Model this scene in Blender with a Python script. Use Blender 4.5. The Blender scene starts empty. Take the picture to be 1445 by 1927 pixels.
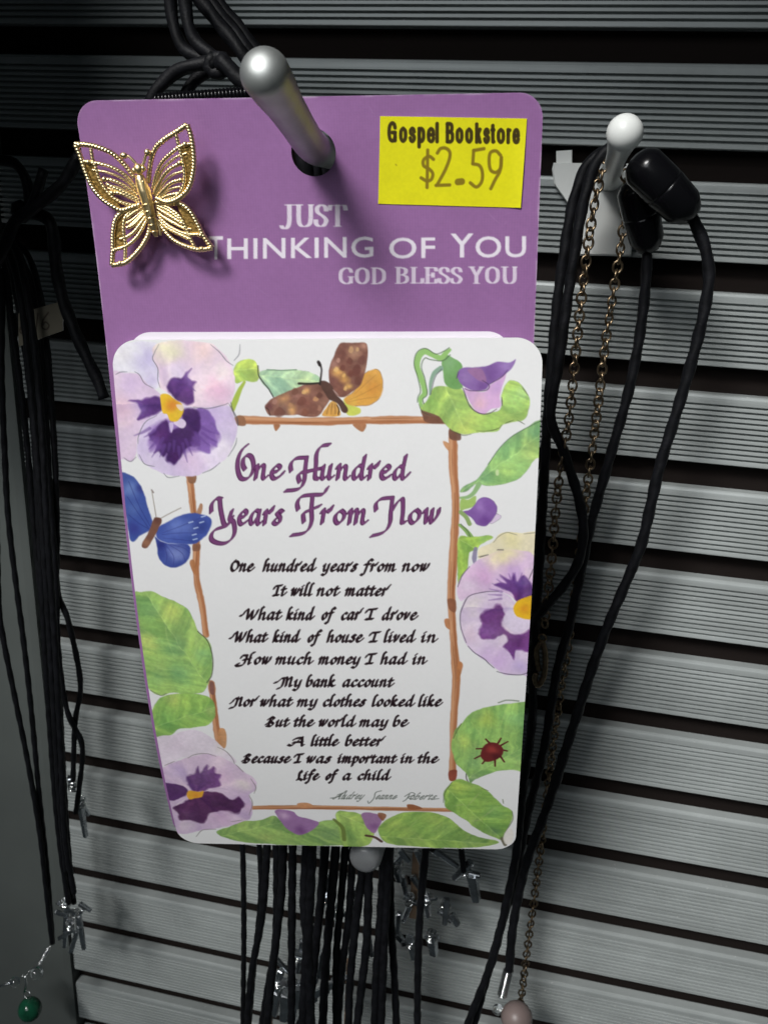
import bpy, math, random
import numpy as np
from mathutils import Vector, Matrix

random.seed(7)
rng = np.random.default_rng(11)
scene = bpy.context.scene
COL = scene.collection

# ------------------------------------------------------------------ camera
# Working frame of the scene, in millimetres, seen from the camera: X right, Y down, Z into the rack.
# The slatted wall is the plane Z = WALL.  P() turns that into Blender metres (wall at y = 0, z up).
F = 1627.8                       # focal length in pixels of the 1445 x 1927 photograph
CX, CY = 722.5, 963.5
ROT = np.array([[0.97617, -0.04396, 0.21252],
                [0.11124, 0.94219, -0.31607],
                [-0.18634, 0.33218, 0.92463]])
WALL = 164.87
LIFT = 1450.0


def P(p):
    p = np.asarray(p, float)
    return np.stack([p[..., 0], p[..., 2] - WALL, LIFT - p[..., 1]], -1) * 0.001


cam = bpy.data.cameras.new('camera')
cam_ob = bpy.data.objects.new('camera', cam)
COL.objects.link(cam_ob)
_r, _d, _f = ROT[0], ROT[1], ROT[2]
tob = lambda w: Vector((w[0], w[2], -w[1]))
M4 = Matrix.Identity(4)
for j, c in enumerate((tob(_r), -tob(_d), -tob(_f))):
    for i in range(3):
        M4[i][j] = c[i]
loc0 = P([0, 0, 0])
for i in range(3):
    M4[i][3] = loc0[i]
cam_ob.matrix_world = M4
cam.sensor_width = 36.0
cam.lens = 36.0 * F / 1927.0
cam.clip_start = 0.005
cam.clip_end = 20.0
cam.dof.use_dof = True
cam.dof.focus_distance = 0.118
cam.dof.aperture_fstop = 85.0
scene.camera = cam_ob

# ------------------------------------------------------------------ light
world = bpy.data.worlds.new('World')
scene.world = world
world.use_nodes = True
bg = world.node_tree.nodes['Background']
bg.inputs[0].default_value = (0.80, 0.95, 1.0, 1)
bg.inputs[1].default_value = 0.030


def lamp(name, kind, pos, target, energy, color, size):
    l = bpy.data.lights.new(name, kind)
    o = bpy.data.objects.new(name, l)
    COL.objects.link(o)
    a, b = Vector(P(pos)), Vector(P(target))
    o.location = a
    o.rotation_euler = (b - a).to_track_quat('-Z', 'Y').to_euler()
    l.energy = energy
    l.color = color
    if kind == 'SPOT':
        l.shadow_soft_size = size
    else:
        l.shape = 'RECTANGLE'
        l.size = size[0]
        l.size_y = size[1]
    return l


key = lamp('ceiling_lamp', 'SPOT', (-270, -640, -480), (2, 0, WALL), 93.0, (1.0, 0.985, 0.968), 0.19)
key.spot_size = math.radians(21.4)
key.spot_blend = 1.0
fill = lamp('front_fill', 'AREA', (-150, -300, -500), (-10, 20, 105), 1.25, (0.93, 0.97, 1.0), (0.35, 0.25))  # added soft fill to lift the shade, no such lamp known

scene.view_settings.view_transform = 'Standard'
scene.view_settings.look = 'None'
scene.view_settings.exposure = 0.0
scene.view_settings.gamma = 1.0
scene.view_settings.use_curve_mapping = False
scene.cycles.max_bounces = 8
scene.cycles.use_denoising = True

# ------------------------------------------------------------------ projection helpers
def ray(x, y):
    r = np.stack([(np.asarray(x, float) - CX) / F, (np.asarray(y, float) - CY) / F, np.ones_like(np.asarray(x, float))], -1)
    return r @ ROT


def at(x, y, gap):
    """point on the sight line of photo pixel (x, y), gap millimetres in front of the wall"""
    r = ray(x, y)
    return r * ((WALL - gap) / r[..., 2])[..., None]


def path(pts, gap):
    """list of (x, y) or (x, y, gap) -> points in the working frame"""
    return np.array([at(p[0], p[1], p[2] if len(p) > 2 else gap) for p in pts])


def project(p):
    c = np.asarray(p, float) @ ROT.T
    return CX + F * c[..., 0] / c[..., 2], CY + F * c[..., 1] / c[..., 2]


def lin(c):
    c = np.asarray(c, float) / 255.0
    return np.where(c <= 0.04045, c / 12.92, ((c + 0.055) / 1.055) ** 2.4)


def catmull(pts, n=8, closed=False):
    p = np.asarray(pts, float)
    if len(p) < 3 and not closed:
        t = np.linspace(0, 1, n + 1)[:, None]
        return p[0] * (1 - t) + p[-1] * t
    if closed:
        q = np.concatenate([p[-1:], p, p[:2]])
    else:
        q = np.concatenate([2 * p[:1] - p[1:2], p, 2 * p[-1:] - p[-2:-1]])
    out = []
    t = np.linspace(0, 1, n, endpoint=False)[:, None]
    for i in range(len(q) - 3):
        a, b, c, d = q[i:i + 4]
        out.append(0.5 * (2 * b + (c - a) * t + (2 * a - 5 * b + 4 * c - d) * t ** 2 + (3 * b - a - 3 * c + d) * t ** 3))
    out = np.concatenate(out)
    if not closed:
        out = np.concatenate([out, p[-1:]])
    return out


# ------------------------------------------------------------------ object helpers
def tag(o, label=None, cat=None, group=None, kind=None):
    for k, v in (('label', label), ('category', cat), ('group', group), ('kind', kind)):
        if v:
            o[k] = v
    return o


def thing(name, base, label, cat, group=None):
    o = bpy.data.objects.new(name, None)
    o.empty_display_size = 0.004
    COL.objects.link(o)
    o.location = Vector(P(base))
    return tag(o, label, cat, group)


def root_of(o):
    while o.parent:
        o = o.parent
    return o


def mesh(name, verts, faces, mats, parent=None, smooth=True, matidx=None):
    """verts in the working frame (mm)"""
    v = P(np.asarray(verts, float))
    if parent is not None:
        v = v - np.array(root_of(parent).location)
        base = None
    else:
        base = v.mean(0)
        v = v - base
    me = bpy.data.meshes.new(name)
    if isinstance(faces, np.ndarray):
        me.vertices.add(len(v))
        me.vertices.foreach_set('co', v.astype(np.float32).ravel())
        n, k = faces.shape
        me.loops.add(n * k)
        me.loops.foreach_set('vertex_index', faces.astype(np.int32).ravel())
        me.polygons.add(n)
        me.polygons.foreach_set('loop_start', np.arange(0, n * k, k, dtype=np.int32))
        me.polygons.foreach_set('loop_total', np.full(n, k, dtype=np.int32))
        me.update(calc_edges=True)
    else:
        me.from_pydata(v.tolist(), [], [list(map(int, f)) for f in faces])
    for m in (mats if isinstance(mats, (list, tuple)) else [mats]):
        me.materials.append(m)
    if matidx is not None:
        me.polygons.foreach_set('material_index', np.asarray(matidx, dtype=np.int32))
    if smooth:
        me.polygons.foreach_set('use_smooth', np.ones(len(me.polygons), dtype=bool))
    me.validate()
    o = bpy.data.objects.new(name, me)
    COL.objects.link(o)
    if parent is not None:
        o.parent = parent
    else:
        o.location = Vector(base)
    return o


class MB:
    """collects pieces of ONE part"""
    def __init__(s):
        s.v, s.f, s.n = [], [], 0

    def add(s, v, f):
        v = np.asarray(v, float)
        s.v.append(v)
        s.f += [[i + s.n for i in q] for q in f]
        s.n += len(v)
        return s

    def build(s, name, mat, parent=None, smooth=True):
        return mesh(name, np.concatenate(s.v), s.f, mat, parent, smooth)


def tube(pts, r, sides=8, caps=True, closed=False, twist=0.0, ripple=0.0, pitch=0.6):
    """swept tube; r number or array; ripple gives a rope-like surface"""
    p = np.asarray(pts, float)
    n = len(p)
    r = np.broadcast_to(np.asarray(r, float), (n,)).copy()
    t = np.gradient(p, axis=0)
    if closed:
        t = np.roll(p, -1, 0) - np.roll(p, 1, 0)
    t /= np.linalg.norm(t, axis=1)[:, None] + 1e-12
    a = np.array([0, 0, 1.0]) if abs(t[0][2]) < 0.9 else np.array([1.0, 0, 0])
    u = np.cross(t[0], a); u /= np.linalg.norm(u)
    seg = np.concatenate([[0], np.cumsum(np.linalg.norm(np.diff(p, axis=0), axis=1))])
    vs = []
    ang = np.arange(sides) * 2 * math.pi / sides
    for i in range(n):
        u = u - t[i] * np.dot(u, t[i]); u /= np.linalg.norm(u) + 1e-12
        w = np.cross(t[i], u)
        ph = twist * seg[i]
        rr = r[i] * (1 + ripple * np.sin(2 * (ang + ph) + 2 * math.pi * seg[i] / pitch)) if ripple else r[i] * np.ones(sides)
        vs.append(p[i] + np.outer(np.cos(ang) * rr, u) + np.outer(np.sin(ang) * rr, w))
    v = np.concatenate(vs)
    f = []
    m = n if closed else n - 1
    for i in range(m):
        j = (i + 1) % n
        for k in range(sides):
            l = (k + 1) % sides
            f.append([i * sides + k, i * sides + l, j * sides + l, j * sides + k])
    if caps and not closed:
        f.append(list(range(sides))[::-1])
        f.append([(n - 1) * sides + k for k in range(sides)])
    return v, f


def resample(p, step):
    p = np.asarray(p, float)
    s = np.concatenate([[0], np.cumsum(np.linalg.norm(np.diff(p, axis=0), axis=1))])
    n = max(2, int(s[-1] / step) + 1)
    q = np.linspace(0, s[-1], n)
    return np.stack([np.interp(q, s, p[:, k]) for k in range(p.shape[1])], 1)


def lathe(p0, axis, prof, sides=24):
    """solid of revolution: prof = [(distance along axis, radius)...]"""
    axis = np.asarray(axis, float); axis /= np.linalg.norm(axis)
    pts = [np.asarray(p0, float) + axis * d for d, _ in prof]
    a = np.array([0, 0, 1.0]) if abs(axis[2]) < 0.9 else np.array([1.0, 0, 0])
    u = np.cross(axis, a); u /= np.linalg.norm(u); w = np.cross(axis, u)
    ang = np.arange(sides) * 2 * math.pi / sides
    v = np.concatenate([q + r * (np.outer(np.cos(ang), u) + np.outer(np.sin(ang), w)) for q, (_, r) in zip(pts, prof)])
    f = []
    for i in range(len(prof) - 1):
        for k in range(sides):
            l = (k + 1) % sides
            f.append([i * sides + k, i * sides + l, (i + 1) * sides + l, (i + 1) * sides + k])
    f.append(list(range(sides))[::-1]); f.append([(len(prof) - 1) * sides + k for k in range(sides)])
    return v, f


def ball(c, r, n=14, m=20, scale=(1, 1, 1)):
    prof = [(-r * math.cos(math.pi * (i + 0.02) / (n + 0.04)), r * math.sin(math.pi * (i + 0.02) / (n + 0.04))) for i in range(n + 1)]
    v, f = lathe((0, 0, 0), (0, 1, 0), prof, m)
    return v * np.array(scale) + np.asarray(c, float), f


def bar(a, b, w, h, up=(0, 0, -1), taper=1.0, bevel=0.18):
    """square rod with softened edges from a to b"""
    a, b = np.asarray(a, float), np.asarray(b, float)
    t = b - a; L = np.linalg.norm(t); t /= L
    x = np.cross(t, np.asarray(up, float)); x /= np.linalg.norm(x); y = np.cross(x, t)
    v = []
    rings = [(0, 0.75), (0.05 * min(L, 3), 1.0), (L - 0.05 * min(L, 3), taper), (L, 0.75 * taper)]
    k = 1 - bevel * 2
    for d, s in rings:
        for (i, j) in ((-1, -k), (-k, -1), (k, -1), (1, -k), (1, k), (k, 1), (-k, 1), (-1, k)):
            v.append(a + t * d + x * i * w / 2 * s + y * j * h / 2 * s)
    f = []
    for i in range(3):
        for q in range(8):
            r = (q + 1) % 8
            f.append([i * 8 + q, i * 8 + r, (i + 1) * 8 + r, (i + 1) * 8 + q])
    f.append(list(range(8))[::-1]); f.append([24 + q for q in range(8)])
    return np.array(v), f


# ------------------------------------------------------------------ materials
def material(name, color=(0.5, 0.5, 0.5), rough=0.5, metal=0.0, spec=0.5, coat=0.0, trans=0.0, noise=None, bump=None, attr=None, ior=1.45, coat_rough=0.1, rough_noise=0.0):
    m = bpy.data.materials.new(name)
    m.use_nodes = True
    nt = m.node_tree
    b = nt.nodes['Principled BSDF']
    b.inputs['Base Color'].default_value = (*color, 1)
    b.inputs['Roughness'].default_value = rough
    b.inputs['Metallic'].default_value = metal
    b.inputs['Specular IOR Level'].default_value = spec
    b.inputs['Coat Weight'].default_value = coat
    b.inputs['Coat Roughness'].default_value = coat_rough
    b.inputs['Transmission Weight'].default_value = trans
    b.inputs['IOR'].default_value = ior
    co = nt.nodes.new('ShaderNodeTexCoord')
    if attr:
        a = nt.nodes.new('ShaderNodeAttribute'); a.attribute_name = attr
        nt.links.new(a.outputs['Color'], b.inputs['Base Color'])
    if noise:
        sc, amt = noise
        n = nt.nodes.new('ShaderNodeTexNoise'); n.inputs['Scale'].default_value = sc; n.inputs['Detail'].default_value = 5
        nt.links.new(co.outputs['Object'], n.inputs['Vector'])
        r = nt.nodes.new('ShaderNodeValToRGB')
        r.color_ramp.elements[0].position = 0.3; r.color_ramp.elements[1].position = 0.7
        r.color_ramp.elements[0].color = (*[c * (1 - amt) for c in color], 1)
        r.color_ramp.elements[1].color = (*[min(1, c * (1 + amt)) for c in color], 1)
        nt.links.new(n.outputs['Fac'], r.inputs['Fac'])
        nt.links.new(r.outputs['Color'], b.inputs['Base Color'])
    if rough_noise:
        n = nt.nodes.new('ShaderNodeTexNoise'); n.inputs['Scale'].default_value = 220; n.inputs['Detail'].default_value = 6
        nt.links.new(co.outputs['Object'], n.inputs['Vector'])
        mr = nt.nodes.new('ShaderNodeMapRange')
        mr.inputs['To Min'].default_value = max(0.02, rough - rough_noise); mr.inputs['To Max'].default_value = rough + rough_noise
        nt.links.new(n.outputs['Fac'], mr.inputs['Value']); nt.links.new(mr.outputs['Result'], b.inputs['Roughness'])
    if bump:
        sc, st, dist = bump
        n = nt.nodes.new('ShaderNodeTexNoise'); n.inputs['Scale'].default_value = sc; n.inputs['Detail'].default_value = 4
        nt.links.new(co.outputs['Object'], n.inputs['Vector'])
        bp = nt.nodes.new('ShaderNodeBump'); bp.inputs['Strength'].default_value = st; bp.inputs['Distance'].default_value = dist
        nt.links.new(n.outputs['Fac'], bp.inputs['Height']); nt.links.new(bp.outputs['Normal'], b.inputs['Normal'])
    return m


def slat_material():
    m = material('ribbed_grey_slat', (0.33, 0.36, 0.352), 0.36, 0.15, 0.5)
    nt = m.node_tree; b = nt.nodes['Principled BSDF']
    co = nt.nodes.new('ShaderNodeTexCoord')
    mp = nt.nodes.new('ShaderNodeMapping'); mp.inputs['Scale'].default_value = (14, 60, 900)       # long drawn streaks
    n1 = nt.nodes.new('ShaderNodeTexNoise'); n1.inputs['Scale'].default_value = 1.0; n1.inputs['Detail'].default_value = 6
    n2 = nt.nodes.new('ShaderNodeTexNoise'); n2.inputs['Scale'].default_value = 42; n2.inputs['Detail'].default_value = 7; n2.inputs['Roughness'].default_value = 0.65
    n3 = nt.nodes.new('ShaderNodeTexNoise'); n3.inputs['Scale'].default_value = 1400; n3.inputs['Detail'].default_value = 2
    nt.links.new(co.outputs['Object'], mp.inputs['Vector']); nt.links.new(mp.outputs['Vector'], n1.inputs['Vector'])
    nt.links.new(co.outputs['Object'], n2.inputs['Vector']); nt.links.new(co.outputs['Object'], n3.inputs['Vector'])
    ad = nt.nodes.new('ShaderNodeMath'); ad.operation = 'ADD'
    nt.links.new(n1.outputs['Fac'], ad.inputs[0]); nt.links.new(n2.outputs['Fac'], ad.inputs[1])
    hf = nt.nodes.new('ShaderNodeMath'); hf.operation = 'MULTIPLY'; hf.inputs[1].default_value = 0.5
    nt.links.new(ad.outputs[0], hf.inputs[0])
    r = nt.nodes.new('ShaderNodeValToRGB')
    r.color_ramp.elements[0].position = 0.36; r.color_ramp.elements[1].position = 0.64
    r.color_ramp.elements[0].color = (0.30, 0.325, 0.32, 1); r.color_ramp.elements[1].color = (0.44, 0.475, 0.468, 1)
    nt.links.new(hf.outputs[0], r.inputs['Fac'])
    # sparse pale dust specks and scratches
    sp = nt.nodes.new('ShaderNodeValToRGB'); sp.color_ramp.elements[0].position = 0.70; sp.color_ramp.elements[1].position = 0.76
    nt.links.new(n3.outputs['Fac'], sp.inputs['Fac'])
    mx = nt.nodes.new('ShaderNodeMix'); mx.data_type = 'RGBA'
    nt.links.new(sp.outputs['Color'], mx.inputs['Factor']); nt.links.new(r.outputs['Color'], mx.inputs['A']); mx.inputs['B'].default_value = (0.52, 0.54, 0.53, 1)
    nt.links.new(mx.outputs['Result'], b.inputs['Base Color'])
    mr = nt.nodes.new('ShaderNodeMapRange'); mr.inputs['To Min'].default_value = 0.22; mr.inputs['To Max'].default_value = 0.52
    nt.links.new(n2.outputs['Fac'], mr.inputs['Value']); nt.links.new(mr.outputs['Result'], b.inputs['Roughness'])
    bp = nt.nodes.new('ShaderNodeBump'); bp.inputs['Strength'].default_value = 0.2; bp.inputs['Distance'].default_value = 0.0001
    nt.links.new(n1.outputs['Fac'], bp.inputs['Height']); nt.links.new(bp.outputs['Normal'], b.inputs['Normal'])
    return m


M_slat = slat_material()
M_back = material('dark_cavity_board', (0.012, 0.009, 0.008), 0.85, spec=0.1)
M_post = material('grey_shade_toned_post', (0.10, 0.112, 0.106), 0.5, noise=(25, 0.15), bump=(500, 0.15, 0.0001))  # grey darkened to hold the shade along the left edge
M_print = material('printed_card', rough=0.42, spec=0.35, coat=0.25, coat_rough=0.28, attr='ink', bump=(2600, 0.10, 0.00004))
M_edge = material('card_edge', (0.80, 0.80, 0.80), 0.6, spec=0.2, noise=(900, 0.06))
M_pedge = material('purple_card_edge', (0.36, 0.22, 0.39), 0.6, spec=0.2, noise=(900, 0.15))
M_sticker = material('sticker_paper', rough=0.5, spec=0.3, attr='ink', bump=(1500, 0.08, 0.00004))
M_gold = material('gold_metal', (0.95, 0.76, 0.42), 0.36, 1.0, bump=(3000, 0.25, 0.00006), rough_noise=0.08)
M_oldgold = material('etched_gold', (0.40, 0.25, 0.075), 0.42, 1.0, bump=(2600, 0.7, 0.00012))
M_peg = material('satin_grey_metal', (0.40, 0.42, 0.41), 0.52, 0.75, noise=(260, 0.14), bump=(700, 0.12, 0.0002), rough_noise=0.08)
M_white = material('white_plastic', (0.74, 0.76, 0.735), 0.34, spec=0.5, noise=(120, 0.03), bump=(400, 0.06, 0.0001))
M_cord = material('black_waxed_cord', (0.005, 0.0053, 0.0068), 0.55, spec=0.22, noise=(700, 0.5), bump=(2600, 0.5, 0.00012))
M_gloss = material('black_gloss_plastic', (0.004, 0.004, 0.005), 0.22, spec=0.35, bump=(300, 0.05, 0.0001))
M_bronze = material('antique_bronze', (0.25, 0.185, 0.115), 0.34, 1.0, noise=(1500, 0.35))
M_silver = material('dull_silver', (0.56, 0.59, 0.62), 0.26, 1.0, noise=(500, 0.25), rough_noise=0.1)
M_bright = material('bright_silver', (0.85, 0.86, 0.85), 0.16, 1.0)
M_clear = material('cloudy_clear_plastic', (0.55, 0.57, 0.59), 0.34, trans=0.8, ior=1.42, noise=(200, 0.05))
M_glass = material('clear_glass_bead', (0.92, 0.95, 0.95), 0.04, trans=1.0, ior=1.5)
M_green = material('green_stone_bead', (0.008, 0.075, 0.038), 0.15, noise=(300, 0.4))
M_pink = material('pale_pink_bead', (0.20, 0.155, 0.145), 0.4, noise=(150, 0.12))
M_tag = material('tag_paper', rough=0.7, spec=0.2, attr='ink')
M_tan = material('tan_card', (0.30, 0.20, 0.13), 0.7, noise=(200, 0.15))
M_navy = material('dark_blue_shade_card', (0.02, 0.03, 0.09), 0.5, noise=(120, 0.2))

# ------------------------------------------------------------------ the slatted display wall
PITCH, GAPH, LIP = 18.0, 5.1, 3.0
Y0 = -29.55
X_END = -115.5


def slat_profile(yb):
    """(Y, Z) outline of one slat, front face ribbed; yb = lower front edge"""
    yt = yb - (PITCH - GAPH)
    pts = [(yt + 0.15, WALL + LIP), (yt, WALL + LIP - 0.3), (yt, WALL + 0.55), (yt + 0.18, WALL + 0.14), (yt + 0.6, WALL)]
    y = yt + 1.7
    n = 11
    pr = (yb - 0.35 - y) / n
    for i in range(n):
        pts += [(y, WALL), (y + 0.03 * pr, WALL + 0.12), (y + 0.08 * pr, WALL + 0.95), (y + 0.41 * pr, WALL + 0.95), (y + 0.46 * pr, WALL + 0.12), (y + 0.52 * pr, WALL)]
        y += pr
    pts += [(yb - 0.12, WALL), (yb, WALL + 0.12), (yb, WALL + LIP)]
    return pts


wall = thing('slat_wall', (60, 160, WALL), 'grey ribbed slat wall with dark gaps behind all the merchandise', 'wall')
sl = MB()
for k in range(-3, 16):
    pr = slat_profile(Y0 + k * PITCH)
    n = len(pr)
    dx = rng.normal(0, 0.25)
    v = [(x, y, z) for x in (X_END + 0.25 + abs(dx) * 0.5, 260.0) for (y, z) in pr]
    f = [[i, i + 1, n + i + 1, n + i] for i in range(n - 1)] + [list(range(n))[::-1], [n + i for i in range(n)]]
    sl.add(v, f)
sl.build('slat_panel', M_slat, wall, smooth=False)


def box(x0, x1, y0, y1, z0, z1):
    v = [(x, y, z) for x in (x0, x1) for y in (y0, y1) for z in (z0, z1)]
    return v, [[0, 1, 3, 2], [4, 6, 7, 5], [0, 4, 5, 1], [2, 3, 7, 6], [0, 2, 6, 4], [1, 5, 7, 3]]


b_ = MB(); b_.add(*box(-220, 260, -110, 260, WALL + LIP + 0.2, WALL + LIP + 4)); b_.build('back_panel', M_back, wall, False)
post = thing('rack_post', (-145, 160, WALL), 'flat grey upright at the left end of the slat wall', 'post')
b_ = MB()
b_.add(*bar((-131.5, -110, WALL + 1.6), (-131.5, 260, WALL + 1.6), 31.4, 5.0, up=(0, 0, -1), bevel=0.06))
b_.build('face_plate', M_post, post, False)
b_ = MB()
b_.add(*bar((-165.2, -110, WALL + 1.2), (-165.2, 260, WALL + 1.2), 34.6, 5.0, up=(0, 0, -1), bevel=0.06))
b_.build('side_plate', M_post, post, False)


# canopy added out of view to shade the top of the wall
shade_board = thing('added_shade_board', (40, -92, WALL - 30), 'added unseen grey board above the slats that shades the wall', 'shade board')
b_ = MB(); b_.add(*box(-240, 300, -98, -90, WALL - 86, WALL + 6)); b_.build('top_board', M_post, shade_board, False)
b_ = MB(); b_.add(*box(-240, 300, -101, -86, WALL - 90, WALL - 86.05)); b_.build('front_lip', M_post, shade_board, False)


# ------------------------------------------------------------------ card surfaces
CARD_D = np.array([0.98380, -0.05574, 0.17036])
CARD_W = 54.0
_tw = np.array([[0, -29.7, 15.8, 104.9], [4.0, -29.4, 19.7, 104.5], [10.8, -28.9, 26.5, 104.0], [17.8, -28.5, 33.5, 103.7],
                [25.2, -28.1, 40.9, 103.5], [33.0, -27.7, 48.6, 103.6], [41.3, -27.3, 56.9, 104.0], [50.2, -27.0, 65.9, 104.8],
                [60.1, -26.6, 75.7, 106.1], [71.2, -26.3, 86.5, 108.0], [81.7, -25.9, 96.9, 110.2]])
_tp = [[0, -32.5, -11.5, 105.0], [6.3, -32.1, -5.3, 105.0], [12.3, -31.7, 0.7, 105.2], [18.5, -31.3, 6.9, 105.5], [25.0, -31.0, 13.4, 105.85]]
_tp = np.array(_tp + [[27.4 + r[0], r[1] - 1.3, r[2], r[3] + 1.5] for r in _tw[1:]])


class Surface:
    def __init__(s, tab, off=0.0):
        s.c = [np.polyfit(tab[:, 0], tab[:, k], 4) for k in (1, 2, 3)]
        s.off = off

    def pos(s, u, v, h=0.0):
        u, v = np.asarray(u, float), np.asarray(v, float)
        c = np.stack([np.polyval(k, v) for k in s.c], -1)
        t = np.stack([np.polyval(np.polyder(k), v) for k in s.c], -1)
        n = np.cross(t, np.broadcast_to(CARD_D, t.shape))
        n /= np.linalg.norm(n, axis=-1)[..., None]
        n = np.where(n[..., 2:3] > 0, -n, n)
        return c + CARD_D * (u - CARD_W / 2)[..., None] + n * (np.asarray(h, float)[..., None] + s.off)

    def uv(s, x, y, h=0.0):
        x, y = np.asarray(x, float), np.asarray(y, float)
        u = np.full(x.shape, 27.0); v = np.full(x.shape, 30.0)
        e = 0.01
        for _ in range(9):
            px, py = project(s.pos(u, v, h))
            ax, ay = project(s.pos(u + e, v, h)); bx, by = project(s.pos(u, v + e, h))
            a, c = (ax - px) / e, (ay - py) / e
            b, d = (bx - px) / e, (by - py) / e
            det = a * d - b * c
            rx, ry = x - px, y - py
            u = np.clip(u + (d * rx - b * ry) / det, -40, 100); v = np.clip(v + (-c * rx + a * ry) / det, -25, 130)
        return u, v


S_white = Surface(_tw)
S_purple = Surface(_tp)


def fbm(h, w, cell, octaves=3, seed=0):
    g = np.random.default_rng(seed)
    out = np.zeros((h, w), np.float32); amp = 1.0; tot = 0
    for o in range(octaves):
        c = max(1.0, cell / 2 ** o)
        a = g.random((int(h / c) + 3, int(w / c) + 3)).astype(np.float32)
        y = np.arange(h) / c; x = np.arange(w) / c
        i, j = y.astype(int), x.astype(int)
        fy, fx = (y - i), (x - j)
        fy = (fy * fy * (3 - 2 * fy))[:, None].astype(np.float32); fx = (fx * fx * (3 - 2 * fx))[None].astype(np.float32)
        A, B = a[i][:, j], a[i][:, j + 1]
        C, D = a[i + 1][:, j], a[i + 1][:, j + 1]
        out += amp * ((A * (1 - fx) + B * fx) * (1 - fy) + (C * (1 - fx) + D * fx) * fy)
        tot += amp; amp *= 0.5
    return out / tot


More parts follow.
